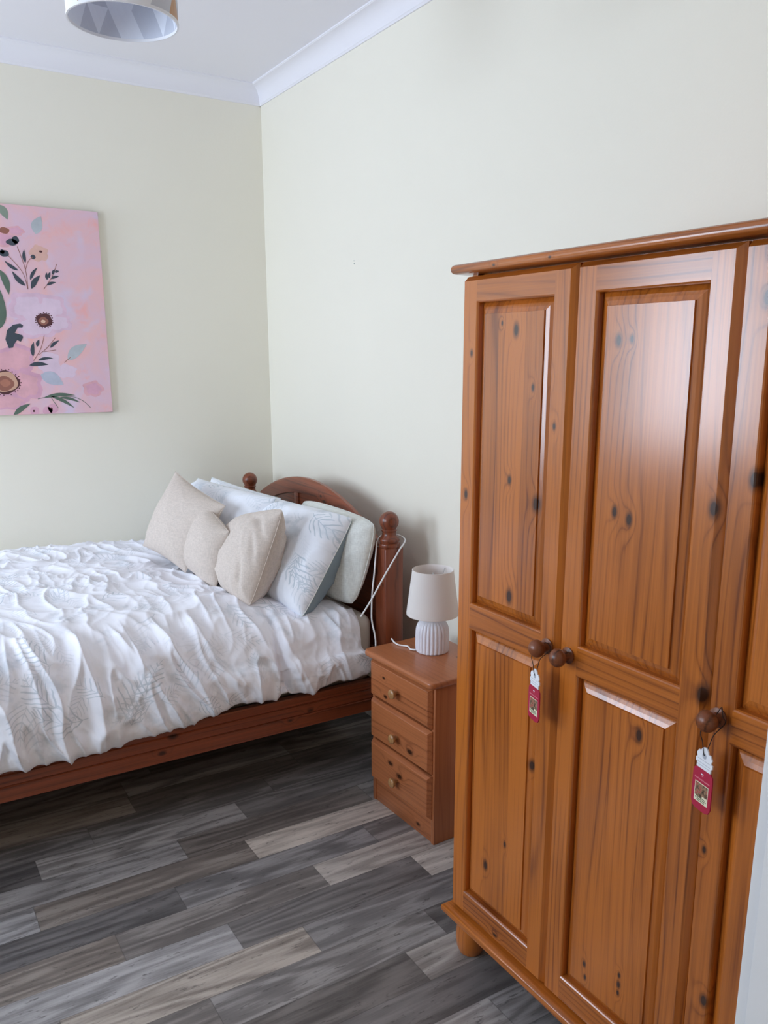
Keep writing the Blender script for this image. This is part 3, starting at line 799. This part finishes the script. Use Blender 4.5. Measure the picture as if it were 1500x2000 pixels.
def build_duvet():
    N, M = 470, 320
    XF, XH = -2.10, -0.292
    def lerp_tab(tab, x):
        if x <= tab[0][0]: return tab[0][1]
        for (a, va), (b, vb) in zip(tab, tab[1:]):
            if x <= b:
                t = (x - a) / (b - a); t = t * t * (3 - 2 * t); return va + (vb - va) * t
        return tab[-1][1]
    hem_t = [(-2.1, .350), (-1.54, .352), (-1.32, .356), (-1.08, .366), (-0.98, .374), (-0.86, .398), (-0.72, .408), (-0.64, .392), (-0.52, .396), (-0.40, .412), (-0.292, .41)]
    edge_t = [(-2.1, .705), (-1.5, .700), (-1.2, .680), (-0.8, .664), (-0.5, .650), (-0.292, .640)]
    top_t = [(-2.1, .735), (-1.4, .735), (-0.9, .725), (-0.6, .700), (-0.45, .665), (-0.292, .640)]
    vs = []; uv = []
    for i in range(N + 1):
        u = i / N; x = XF + (XH - XF) * u
        he, ed, tp_ = lerp_tab(hem_t, x), lerp_tab(edge_t, x), lerp_tab(top_t, x)
        fat = min(1.0, (XH - x) / 0.05) ** 0.5 if x > XH - 0.05 else 1.0
        pts = [(-0.028, .56), (-0.036, .64), (-0.075, tp_ - .02), (-0.25, tp_), (-0.6, tp_ + .004), (-0.95, tp_ - .004), (-1.20, (tp_ + ed) / 2 + .004), (-1.33, ed), (-1.415, ed - .045), (-1.465, ed - .13), (-1.487, (ed + he) / 2 - .03), (-1.490, he + .045), (-1.482, he + .008), (-1.468, he), (-1.456, he + .012), (-1.456, he + .05)]
        P = spline([(0, a, b) for a, b in pts], 14)
        acc = [0.0]
        for a, b in zip(P, P[1:]): acc.append(acc[-1] + (b - a).length)
        tot = acc[-1]; k = 0
        for j in range(M + 1):
            # finer sampling on the near side
            s = tot * j / M
            while k < len(acc) - 2 and acc[k + 1] < s: k += 1
            f = (s - acc[k]) / max(1e-9, acc[k + 1] - acc[k]); f = min(1, max(0, f))
            p = P[k].lerp(P[k + 1], f); d = (P[k + 1] - P[k]).normalized()
            n = Vector((0, d.z, -d.y))
            if n.length < 1e-6: n = Vector((0, 0, 1))
            y, z = p.y, p.z
            side = min(1.0, max(0.0, (-1.27 - y) / 0.13)) if z > he - .02 else 1.0
            inner = 1.0 if (j / M) < 0.965 else max(0.0, 1 - ((j / M) - 0.965) / 0.03)
            head = min(1.0, max(0.25, (XH + 0.1 - x) / 0.5))
            q = Vector((x, y, s))
            wv = nvec(q * 3.1) * 0.11
            ra, rb = x * 0.80 + s * 0.60, -x * 0.60 + s * 0.80
            top = (ridged((ra * .65 + wv.x, rb * 1.2 + wv.y, 0.3), 6.0) ** 3) * 0.014 + (ridged((x * 1.1 + wv.y * 1.3, s * .6 + wv.x, 4.1), 10.0) ** 3) * 0.009 + noise.noise(Vector((x * 3.0, s * 3.0, 7.7))) * 0.012 + (ridged((ra + wv.z * 1.5, rb * .5 + wv.y, 8.2), 19.0) ** 3) * 0.0035
            h = s - (tot - 0.30)                          # distance below the shoulder of the bed
            sl = x + 0.40 * (z - 0.5) * (0.7 + 0.9 * noise.noise(Vector((x * 1.7, 0.3, 2.0))))
            w2 = nvec(Vector((x * 2.6, z * 2.6, 5.0))) * 0.08
            low = 1.0 - 0.55 * min(1, max(0, (he + 0.07 - z) / 0.07))
            fold = (ridged((sl + w2.x, z * .25 + w2.y * .5, 1.7), 6.4) ** 3) * 0.036 + (ridged((sl * 1.0 + w2.y, z * .35, 9.7), 13.0) ** 3) * 0.020 + (ridged((sl + w2.z * .6, z * .6, 3.2), 27.0) ** 2) * 0.005 - 0.022
            fold = fold * low + noise.noise(Vector((x * 34, z * 34, 2.1))) * 0.0012
            disp = top * (1 - side) * head + fold * side * inner * (0.55 + 0.45 * head) + top * 0.35 * side
            # deep crease where the duvet is pulled in by the pillows
            cr = math.exp(-((x + 0.625 + 0.02 * (z - .5)) / 0.016) ** 2) * min(1, max(0, (-1.28 - y) / 0.08))
            disp -= 0.034 * cr * inner
            puff = math.exp(-((x + 0.80) / 0.20) ** 2 - ((y + 1.26) / 0.13) ** 2) * 0.022
            p2 = Vector((x, y, z)) + n * (disp + puff)
            if fat < 1: p2.z -= (1 - fat) * 0.030 * (1 if y > -1.36 else 0.0); p2.y += (1 - fat) * 0.028 * side
            p2.x += side * 0.010 * noise.noise(Vector((z * 9, x * 4, 0)))
            if x > XH - 0.08: p2.x += 0.014 * (1 - (XH - x) / 0.08) * noise.noise(Vector((s * 6, 0, 3))) + side * 0.05 * max(0, (he + .10 - z) / .1) * (1 - (XH - x) / 0.08)
            p2.y = min(p2.y, -0.012)
            vs.append(p2); uv.append((x, s))
    fs = []
    for i in range(N):
        for j in range(M):
            a = i * (M + 1) + j; fs.append((a, a + 1, a + M + 2, a + M + 1))
    # closing lip at the head end, turned under
    base = N * (M + 1); lip = len(vs)
    for j in range(M + 1):
        v = vs[base + j]; vs.append(Vector((v.x - 0.012, v.y + (0.014 if v.y < -1.38 else 0), v.z - (0.028 if v.y > -1.40 else 0.0)))); uv.append(uv[base + j])
    for j in range(M): fs.append((base + j, lip + j, lip + j + 1, base + j + 1))
    o = mesh('duvet', vs, fs, M_duvet, None, smooth=True)
    ul = o.data.uv_layers.new(name='cloth')
    for l in o.data.loops: ul.data[l.index].uv = uv[l.vertex_index]
    return tag(o, 'crumpled white duvet with pale grey-green fern print spread over the bed', 'duvet')
build_duvet()

def pillow(name, corners, th, mats, label, cat, group=None, seed=0.0, wr=0.006, pinch=0.05, N=64, pw=2.4, sag=0.0, off=0.0, shift=0.0, creases=(), back=1.0, rnd=0.0):
    """corners: top-left, top-right, bottom-right, bottom-left as seen from the foot of the bed"""
    TL, TR, BR, BL = [Vector(c) for c in corners]
    n = ((TR - TL).cross(BR - TR)).normalized()
    if n.x > 0: n = -n
    n0 = n
    ctr = (TL + TR + BR + BL) / 4
    verts, uvs, faces, mi = [], [], [], []
    W = (TR - TL).length; H = (TL - BL).length
    idx = {}
    for side in (1, -1):
        for i in range(N + 1):
            for j in range(N + 1):
                s, t = -1 + 2 * i / N, -1 + 2 * j / N
                s = math.sin(s * PI / 2) * .35 + s * .65; t = math.sin(t * PI / 2) * .35 + t * .65
                border = i in (0, N) or j in (0, N)
                if border and side == -1: idx[(side, i, j)] = idx[(1, i, j)]; continue
                ss = s * (1 - pinch * (1 - t * t) * abs(s) ** 3); tt = t * (1 - pinch * (1 - s * s) * abs(t) ** 3)
                ss *= 1 - rnd * (s * t) ** 4; tt *= 1 - rnd * (s * t) ** 4
                a, b = (ss + 1) / 2, (tt + 1) / 2
                p = (BL * (1 - a) + BR * a) * (1 - b) + (TL * (1 - a) + TR * a) * b
                prof = (max(0, 1 - abs(s) ** pw) ** 0.62) * (max(0, 1 - abs(t) ** pw) ** 0.62)
                hgt = th / 2 * prof * (back if side == -1 else 1.0)
                edge = max(abs(s), abs(t))
                q = Vector((s * W * 5 + seed, t * H * 5, seed * 2.3 + side))
                rd = (abs(noise.noise(q * 0.9)) * -1.2 + .3) * wr + noise.noise(q * 0.45) * wr * 1.5
                # radial puckers towards the corners
                cs = abs(s) * abs(t); ang = math.atan2(t, s)
                rd += math.sin(ang * 22 + seed * 3 + 2.5 * noise.noise(q * .7)) * wr * 0.55 * max(0, cs - .25) * (1 if prof > 0.02 else 0)
                rd += (ridged((q.x * .5, q.y * .5, seed), 2.6) ** 3) * wr * .45
                for (cs0, ct0, ca, cl, cd) in creases:
                    du, dv = (s - cs0) * math.cos(ca) + (t - ct0) * math.sin(ca), -(s - cs0) * math.sin(ca) + (t - ct0) * math.cos(ca)
                    rd -= cd * math.exp(-(du / cl) ** 2 - (dv / 0.06) ** 2)
                hgt += rd * min(1, prof * 2.2)
                p = p + n * side * hgt + n * shift
                p.z -= sag * (1 - s * s) * (b ** 2)
                idx[(side, i, j)] = len(verts); verts.append(p - ctr); uvs.append((a * W + seed, b * H + side * 3))
    for side in (1, -1):
        for i in range(N):
            for j in range(N):
                f = [idx[(side, i, j)], idx[(side, i + 1, j)], idx[(side, i + 1, j + 1)], idx[(side, i, j + 1)]]
                faces.append(f if side == 1 else f[::-1]); mi.append(0 if side == 1 or len(mats) == 1 else 1)
    o = mesh(name, verts, faces, mats, None, smooth=True, mi=mi); o.location = ctr
    ul = o.data.uv_layers.new(name='cloth')
    for l in o.data.loops: ul.data[l.index].uv = uvs[l.vertex_index]
    tag(o, label, cat, group)
    # seam piping round the edge
    ring = [(i, 0) for i in range(0, N, 2)] + [(N, j) for j in range(0, N, 2)] + [(i, N) for i in range(N, 0, -2)] + [(0, j) for j in range(N, 0, -2)]
    pts = [verts[idx[(1, i, j)]] for i, j in ring]; pts.append(pts[0])
    tube('seam', pts, 0.0015, mats[0] if mats[0] is not M_case else M_sage, o, 5, 1)
    return o

sh_ = lambda cs, v: [tuple(a + b for a, b in zip(c, v)) for c in cs]
V_ = lambda c, k: tuple(Vector((-1.7449, -3.9837, 1.55)) + (Vector(c) - Vector((-1.7449, -3.9837, 1.55))) * k)
# back row, resting on the headboard
pillow('pillow', [(-0.285, -0.946, 0.992), (-0.222, -1.425, 0.966), (-0.3, -1.39, 0.647), (-0.37, -0.876, 0.672)], 0.15, [M_sage],
       'plain pale sage pillow at the back, against the right side of the headboard', 'pillow', 'bed pillows', 1.3, 0.008, -0.03, pw=3.6, rnd=0.07)
pillow('pillow', [(-0.385, -0.16, 0.990), (-0.300, -0.765, 0.966), (-0.34, -0.77, 0.66), (-0.47, -0.14, 0.68)], 0.16, [M_case, M_rev],
       'fern print pillow at the back left, only its top edge showing below the far post', 'pillow', 'bed pillows', 6.1, 0.007, 0.03, pw=3.0)
# front row of fern print pillows
pillow('pillow', [(-0.529, -0.381, 1.023), (-0.416, -0.978, 1.006), (-0.567, -1.003, 0.727), (-0.68, -0.395, 0.749)], 0.19, [M_case, M_rev],
       'white fern print pillow on the left, behind the two beige cushions farthest from the camera', 'pillow', 'bed pillows', 2.2, 0.011, 0.03, pw=3.2)
pillow('pillow', [(-0.387, -0.729, 0.987), (-0.275, -1.362, 0.981), (-0.512, -1.395, 0.637), (-0.581, -0.87, 0.678)], 0.20, [M_case, M_rev],
       'white fern print pillow with blue-grey reverse, leaning in front of the plain sage pillow', 'pillow', 'bed pillows', 3.7, 0.012, 0.02, pw=3.8, back=1.5, rnd=0.045)
# linen cushions
pillow('cushion', [(-0.693, -0.592, 1.090), (-0.616, -0.946, 0.991), (-0.763, -0.868, 0.728), (-0.84, -0.566, 0.787)], 0.15, [M_linen],
       'beige linen cushion farthest left, tilted with one corner pointing up', 'cushion', 'beige linen cushions', 4.4, 0.005, 0.06)
pillow('cushion', [(-0.659, -0.855, 1.001), (-0.656, -1.077, 0.917), (-0.716, -1.065, 0.694), (-0.742, -0.752, 0.732)], 0.13, [M_linen],
       'small beige linen cushion in the middle, leaning on the tilted cushion', 'cushion', 'beige linen cushions', 5.1, 0.004, 0.07)
pillow('cushion', [(-0.574, -0.916, 0.933), (-0.523, -1.293, 1.031), (-0.678, -1.31, 0.681), (-0.678, -1.008, 0.697)], 0.135, [M_linen],
       'beige linen cushion nearest the camera, in front of the fern print pillows', 'cushion', 'beige linen cushions', 7.9, 0.010, 0.0, pw=3.0, back=1.7, rnd=0.07, creases=((.72, .55, -.9, .30, .016), (.78, .1, -1.2, .3, .012), (.66, -.45, -1.3, .25, .011), (.5, .72, -.5, .2, .010)))

# ================================================================== FLORAL CANVAS ON THE WALL
LEAVES = [((-1.1109, 1.84), (-1.1581, 1.8966), 0.0206, 'dk'), ((-1.0888, 1.8291), (-1.0486, 1.8857), 0.0226, 'dk'), ((-1.0901, 1.8647), (-1.0575, 1.9161), 0.0138, 'dk'), ((-1.1327, 1.9003), (-1.1834, 1.9371), 0.0147, 'dk'), ((-1.1022, 1.9325), (-1.1027, 1.9862), 0.0147, 'dk'), ((-1.2029, 1.8989), (-1.1786, 1.8017), 0.0295, 'gr'), ((-1.1842, 2.1539), (-1.1543, 2.0976), 0.0344, 'sg'), ((-1.0521, 2.0503), (-1.0248, 2.1221), 0.0467, 'pl'), ((-1.0263, 1.8461), (-0.9871, 1.8599), 0.0118, 'dk'), ((-1.022, 1.8679), (-1.0215, 1.899), 0.0118, 'dk'), ((-1.0073, 1.8734), (-0.9729, 1.8847), 0.0118, 'dk'), ((-1.0142, 1.8755), (-1.0071, 1.9021), 0.0108, 'dk'), ((-0.9986, 1.8906), (-0.9872, 1.9128), 0.0118, 'dk'), ((-0.9882, 1.9007), (-0.971, 1.9064), 0.0108, 'dk'), ((-1.1076, 1.5499), (-1.0996, 1.6113), 0.0177, 'dk'), ((-1.0873, 1.5908), (-1.0765, 1.6214), 0.0147, 'dk'), ((-1.0352, 1.5863), (-0.9952, 1.6184), 0.0138, 'dk'), ((-1.0902, 1.5336), (-1.026, 1.5425), 0.0128, 'dk'), ((-1.1262, 1.5129), (-1.0478, 1.5151), 0.0197, 'dk'), ((-0.9666, 1.535), (-0.8814, 1.6036), 0.0467, 'pl'), ((-1.0838, 1.4729), (-0.993, 1.4289), 0.059, 'pb'), ((-1.2087, 1.3013), (-1.1356, 1.3509), 0.0226, 'gr'), ((-1.0807, 1.3747), (-0.9473, 1.382), 0.0167, 'gr'), ((-1.0511, 1.3807), (-0.9559, 1.3269), 0.0157, 'gr'), ((-1.0149, 1.3748), (-0.9298, 1.3505), 0.0128, 'gr'), ((-1.2358, 1.6577), (-1.2108, 1.8192), 0.0835, 'gr')]
STEMS = [[(-1.1021, 1.8261), (-1.1049, 1.9041), (-1.1281, 1.9962)], [(-1.1021, 1.8261), (-1.1173, 1.894), (-1.1658, 1.9567)], [(-1.1049, 1.9041), (-1.09, 1.9402), (-1.0708, 1.9578)], [(-1.0397, 1.8287), (-1.0019, 1.8809), (-0.9781, 1.9348)], [(-1.107, 1.5316), (-1.0739, 1.5821), (-1.0544, 1.6389)], [(-1.0833, 1.5573), (-1.0471, 1.5872), (-1.0097, 1.6297)], [(-1.0631, 1.5698), (-1.0118, 1.5775)], [(-0.9823, 1.524), (-0.9532, 1.5477)], [(-1.1051, 1.3703), (-1.0463, 1.379), (-0.9677, 1.3773), (-0.9191, 1.358), (-0.887, 1.327)], [(-1.0514, 1.3766), (-1.0238, 1.3289)]]
BLOBS = [((-1.1292, 2.0561), 0.0344, 0.0197, 'rose', 1), ((-1.1775, 2.0205), 0.0541, 0.0295, 'rose', 1), ((-1.1718, 2.0552), 0.0197, 0.0128, 'brn', 2), ((-1.0453, 1.9735), 0.0369, 0.0319, 'peach', 1), ((-1.0376, 1.981), 0.0069, 0.0044, 'core', 2), ((-1.1076, 1.7518), 0.0786, 0.0639, 'lil', 1), ((-1.0178, 1.7546), 0.0639, 0.0541, 'lil', 1), ((-1.0867, 1.675), 0.0934, 0.0491, 'lil', 1), ((-0.9994, 1.6915), 0.0639, 0.0393, 'lil', 1), ((-1.0488, 1.7012), 0.0324, 0.0285, 'core', 3), ((-1.0525, 1.6977), 0.0197, 0.0167, 'brn', 4), ((-1.0535, 1.6962), 0.0088, 0.0069, 'cream', 5), ((-1.1692, 1.5424), 0.0688, 0.0639, 'rose2', 1), ((-1.152, 1.4288), 0.0737, 0.0688, 'rose2', 1), ((-1.2305, 1.5278), 0.059, 0.0541, 'rose2', 1), ((-1.2285, 1.3608), 0.0835, 0.0344, 'rose2', 1), ((-1.0437, 1.5176), 0.0442, 0.0541, 'pale', 1), ((-0.9781, 1.4871), 0.0442, 0.0295, 'pale', 1), ((-1.2298, 1.4423), 0.058, 0.0482, 'core', 3), ((-1.2295, 1.4448), 0.0511, 0.0423, 'tan', 4), ((-1.2326, 1.4375), 0.0383, 0.0305, 'brn', 5), ((-1.2277, 1.4398), 0.0197, 0.0157, 'brn2', 6), ((-1.122, 1.3176), 0.0187, 0.0206, 'rose2', 2), ((-1.0688, 1.3185), 0.0206, 0.0177, 'rose2', 2), ((-1.046, 1.328), 0.0216, 0.0206, 'rose2', 2), ((-1.1252, 1.3187), 0.0044, 0.0049, 'core', 3), ((-1.0523, 1.3282), 0.0044, 0.0044, 'core', 3), ((-0.8692, 1.4089), 0.0442, 0.0344, 'rose', 1), ((-1.147, 2.0111), 0.0226, 0.0128, 'dk', 3), ((-1.1325, 2.0213), 0.0138, 0.0147, 'dk', 3), ((-1.1807, 1.965), 0.0187, 0.0128, 'dk', 3), ((-1.1876, 1.9715), 0.0088, 0.0088, 'dk', 3), ((-1.0699, 1.9579), 0.0098, 0.0088, 'dk', 3)]
CURL = [(-1.1999, 1.5837), (-1.2101, 1.6198), (-1.1995, 1.6584), (-1.1744, 1.6804), (-1.1463, 1.6859), (-1.1354, 1.6789), (-1.1386, 1.6691), (-1.1572, 1.6688), (-1.1708, 1.6468), (-1.1416, 1.6376), (-1.1402, 1.6279), (-1.1511, 1.6108), (-1.1643, 1.6179), (-1.1775, 1.6008), (-1.1835, 1.5862)]

def canvas_ground():
    t = NT('pink_watercolour_wash'); o = t.obj()
    a = t.noise(o, 4.2, 4, 0.6, 0.6); b = t.noise(o, 7.5, 4, 0.6, 0.4); 
    mp = t.new('ShaderNodeMapping'); t.put(mp.inputs['Vector'], o); mp.inputs['Location'].default_value = (3.1, 1.7, 5.2)
    d = t.noise(mp.outputs[0], 5.5, 3, 0.55, 0.5)
    c = t.mix(t.smooth(a, 0.36, 0.64), s2l((222, 190, 206)), s2l((234, 186, 188)))
    c = t.mix(t.smooth(b, 0.54, 0.70, 0, 0.75), c, s2l((240, 172, 168)))
    c = t.mix(t.smooth(d, 0.56, 0.70, 0, 0.7), c, s2l((214, 202, 226)))
    t.col(c); t.set(Roughness=0.75)
    x, y, z = t.sep(o)
    wv = t.math('MULTIPLY', t.math('SINE', t.math('MULTIPLY', x, 2600.0)), t.math('SINE', t.math('MULTIPLY', z, 2600.0)))
    t.bump(wv, 0.05, 0.0006)
    return t.m
def wash(name, rgb, var=0.10, scale=18, rough=0.75):
    t = NT(name); o = t.obj(); n = t.noise(o, scale, 3, 0.6)
    c = s2l(rgb)
    t.col(t.mix(n, tuple(max(0, v * (1 - var * 2)) for v in c[:3]) + (1,), tuple(min(1, v * (1 + var * 2)) for v in c[:3]) + (1,))); t.set(Roughness=rough)
    return t.m
AC = {'dk': (66, 74, 84), 'gr': (92, 110, 96), 'sg': (140, 152, 138), 'pl': (178, 184, 190), 'pb': (182, 186, 202), 'rose': (222, 170, 180), 'rose2': (216, 165, 186), 'brn': (150, 98, 84), 'brn2': (176, 118, 98),
      'tan': (206, 164, 140), 'peach': (222, 178, 166), 'lil': (222, 188, 208), 'core': (86, 48, 52), 'cream': (226, 190, 166), 'pale': (223, 199, 217)}
AM = {k: wash('watercolour_' + k, v, 0.12 if k in ('rose2', 'lil', 'rose', 'pl', 'pb', 'gr') else 0.08) for k, v in AC.items()}
keys = list(AM)
cv = empty('canvas_print', (-1.09, 0, 1.732))
tag(cv, 'pink floral canvas print hanging on the cream wall above the bed', 'picture')
X0, X1, Z0, Z1, YF_ = -1.395, -0.7905, 1.3045, 2.1595, -0.0275
o_ = Vector(cv.location)
bm = bmesh.new()
bbox(bm, X0 - o_.x, X1 - o_.x, YF_, -0.004, Z0 - o_.z, Z1 - o_.z, 0.0018, 2)
AV, AF, AMI = [], [], []
def poly(pts, m, lay):
    k = len(AV); AV.extend([(min(x, X1 - 0.0012) - o_.x, YF_ - 0.00012 * (lay + 1), min(max(z, Z0 + .001), Z1 - .001) - o_.z) for x, z in pts]); AF.append(tuple(range(k, k + len(pts)))); AMI.append(1 + keys.index(m))
def leaf(a, b, w, m, lay):
    ax, az = a; bx, bz = b; dx, dz = bx - ax, bz - az; l = math.hypot(dx, dz); nx, nz = -dz / l, dx / l; up, dn = [], []
    for i in range(11):
        t = i / 10; h = w * .5 * (math.sin(PI * t ** 0.85)) ** 0.9 * (1 - .15 * t); bend = 0.06 * l * math.sin(PI * t)
        cx, cz = ax + dx * t + nx * bend, az + dz * t + nz * bend
        up.append((cx + nx * h, cz + nz * h)); dn.append((cx - nx * h, cz - nz * h))
    poly(up + dn[-2:0:-1], m, lay)
def stroke(pts, w, m, lay):
    P = spline([(x, 0, z) for x, z in pts], 8)
    up, dn = [], []
    for i, p in enumerate(P):
        d = (P[min(i + 1, len(P) - 1)] - P[max(i - 1, 0)]).normalized(); h = w / 2
        up.append((p.x - d.z * h, p.z + d.x * h)); dn.append((p.x + d.z * h, p.z - d.x * h))
    for i in range(len(P) - 1): poly([up[i], up[i + 1], dn[i + 1], dn[i]], m, lay)
random.seed(3)
for (c, rx, ry, m, lay) in BLOBS:
    big = rx > 0.03; ph = random.random() * 6; n = 40
    pts = []
    for i in range(n):
        a = 2 * PI * i / n
        k = 1 + (0.10 * math.sin(5 * a + ph) + 0.05 * math.sin(9 * a + ph * 2) if big and lay < 2 else 0.05 * math.sin(4 * a + ph))
        pts.append((c[0] + rx * k * math.cos(a), c[1] + ry * k * math.sin(a)))
    if lay == 1:
        for s, dl in ((1.0, 0), (0.72, .3)): poly([(c[0] + (x - c[0]) * s + 0.006 * (1 - s), c[1] + (z - c[1]) * s) for x, z in pts], m if s == 1 else {'lil': 'pale', 'rose2': 'rose', 'rose': 'rose2', 'peach': 'peach', 'pale': 'pale'}[m], lay + dl + random.random() * .2)
    else: poly(pts, m, lay)
    if m == 'core' and rx > 0.02:
        for i in range(int(26 if rx > .04 else 20)):
            a = 2 * PI * i / (26 if rx > .04 else 20) + random.uniform(-.05, .05); q = random.uniform(1.02, 1.16); d = 0.0028
            x, z = c[0] + rx * q * math.cos(a), c[1] + ry * q * math.sin(a)
            poly([(x + d * math.cos(b), z + d * math.sin(b)) for b in [2 * PI * k / 8 for k in range(8)]], 'core', 3)
for s in STEMS: stroke(s, 0.0022, 'gr' if s[0][1] < 1.45 else 'brn', 6)
for a, b, w, m in LEAVES: leaf(a, b, w, m, 7 if m in ('dk', 'gr') else 2.5)
n = len(CURL) ; poly(CURL, 'dk', 7)
me_off = len(bm.verts)
art = bmesh.new(); av = [art.verts.new(v) for v in AV]
for f, m in zip(AF, AMI):
    try: q = art.faces.new([av[i] for i in f]); q.material_index = m
    except ValueError: pass
add(bm, art)
cvo = from_bm('canvas', bm, [canvas_ground()] + [AM[k] for k in keys], cv)
M_edge = plain('unprinted_canvas_edge', (206, 196, 180), 0.85)
bm = bmesh.new()
for a, b, c, d in ((X0, X0 + .02, Z0, Z1), (X1 - .02, X1, Z0, Z1), (X0, X1, Z0, Z0 + .02), (X0, X1, Z1 - .02, Z1)):
    bbox(bm, a - o_.x, b - o_.x, -0.0240, -0.002, c - o_.z - (.0006 if c == Z0 else 0), d - o_.z)
for v in bm.verts:
    if abs(v.co.x - (X1 - o_.x)) < 1e-6: v.co.x += 0.0008
tag(from_bm('stretcher_frame', bm, M_edge, cv), 'pale wrapped edge of the canvas')

# ================================================================== PENDANT LAMPSHADE
M_sw = plain('white_shade_card', (234, 234, 238), 0.7)
M_sg = plain('pale_grey_triangle', (198, 200, 208), 0.7)
M_sc = plain('copper_triangle', (190, 146, 104), 0.4)
M_si = plain('white_shade_lining', (226, 230, 240), 0.6)
M_si2 = plain('grey_shade_lining', (198, 202, 214), 0.6)
pend = empty('pendant_lamp', (-1.127, -1.80, 2.307))
tag(pend, 'round white drum ceiling lampshade with grey and copper triangles', 'ceiling lamp')
Rr, Hh, SEG, ROW = 0.125, 0.20, 14, 3
vs, fs, mi = [], [], []
random.seed(21)
def ringv(r, z, half, sub=1): return [(r * math.cos(2 * PI * (i + half) / SEG), r * math.sin(2 * PI * (i + half) / SEG), z) for i in range(SEG)]
SUB = 3
def patch(p0, p1, p2, r, m):
    """a triangle of the pattern, subdivided and pushed out onto the cylinder"""
    k = len(vs); loc = {}
    for i in range(SUB + 1):
        for j in range(SUB + 1 - i):
            a, b = i / SUB, j / SUB
            p = Vector(p0) * (1 - a - b) + Vector(p1) * a + Vector(p2) * b
            q = Vector((p.x, p.y, 0)).normalized() * r
            loc[(i, j)] = len(vs); vs.append((q.x, q.y, p.z))
    for i in range(SUB):
        for j in range(SUB - i):
            fs.append((loc[(i, j)], loc[(i + 1, j)], loc[(i, j + 1)])); mi.append(m)
            if j < SUB - i - 1: fs.append((loc[(i + 1, j)], loc[(i + 1, j + 1)], loc[(i, j + 1)])); mi.append(m)
for rad, inner in ((Rr, False), (Rr - 0.0025, True)):
    for r_ in range(ROW):
        z0, z1 = 0.004 + (Hh - .008) * r_ / ROW, 0.004 + (Hh - .008) * (r_ + 1) / ROW
        A, B = ringv(rad, z0, 0.5 * (r_ % 2)), ringv(rad, z1, 0.5 * ((r_ + 1) % 2))
        for i in range(SEG):
            j = (i + 1) % SEG
            c1, c2 = random.choice((0, 0, 0, 1, 2) if not inner else (3, 3, 4)), random.choice((0, 0, 0, 1, 2) if not inner else (3, 3, 4))
            if r_ % 2 == 0: patch(A[i], A[j], B[i], rad, c1); patch(A[j], B[j], B[i], rad, c2)
            else: patch(A[i], B[j], B[i], rad, c1); patch(A[i], A[j], B[j], rad, c2)
sh = mesh('lamp_shade', vs, fs, [M_sw, M_sg, M_sc, M_si, M_si2], pend, mi=mi)
for z in (0.0, Hh):
    S = 64; rows = []; bm = bmesh.new()
    for dr, dz in ((0.0009, -.0005), (0.0009, 0.006), (-0.0034, 0.006), (-0.0034, -.0005)):
        rows.append([bm.verts.new(((Rr + dr) * math.cos(2 * PI * i / S), (Rr + dr) * math.sin(2 * PI * i / S), z - (0.003 if z else 0) + dz)) for i in range(S)])
    for a, b in zip(rows, rows[1:] + rows[:1]):
        for i in range(S): bm.faces.new((a[i], a[(i + 1) % S], b[(i + 1) % S], b[i]))
    from_bm('shade_rim', bm, M_sw, sh, smooth=True, angle=0.6)
bm = bmesh.new()
for k in range(3):
    a = 2 * PI * k / 3; add(bm, tube_bm([(0.02 * math.cos(a), 0.02 * math.sin(a), 0.175), ((Rr - .003) * math.cos(a), (Rr - .003) * math.sin(a), 0.19)], 0.0014, 6, 2))
from_bm('shade_spider', bm, M_steel, pend, smooth=True)
lathe('bulb_holder', [(0.018, 0.13), (0.019, 0.135), (0.019, 0.175), (0.014, 0.19), (0.006, 0.20)], M_sw, pend, 20)
tube('pendant_flex', [(0, 0, 0.198), (0, 0, 0.3), (0, 0, CZ - 2.307 - 0.02)], 0.003, M_flex, pend, 8, 2)
lathe('ceiling_rose', [(0.012, CZ - 2.307 - .034), (0.03, CZ - 2.307 - .028), (0.046, CZ - 2.307 - .006), (0.048, CZ - 2.307)], M_sw, pend, 28)
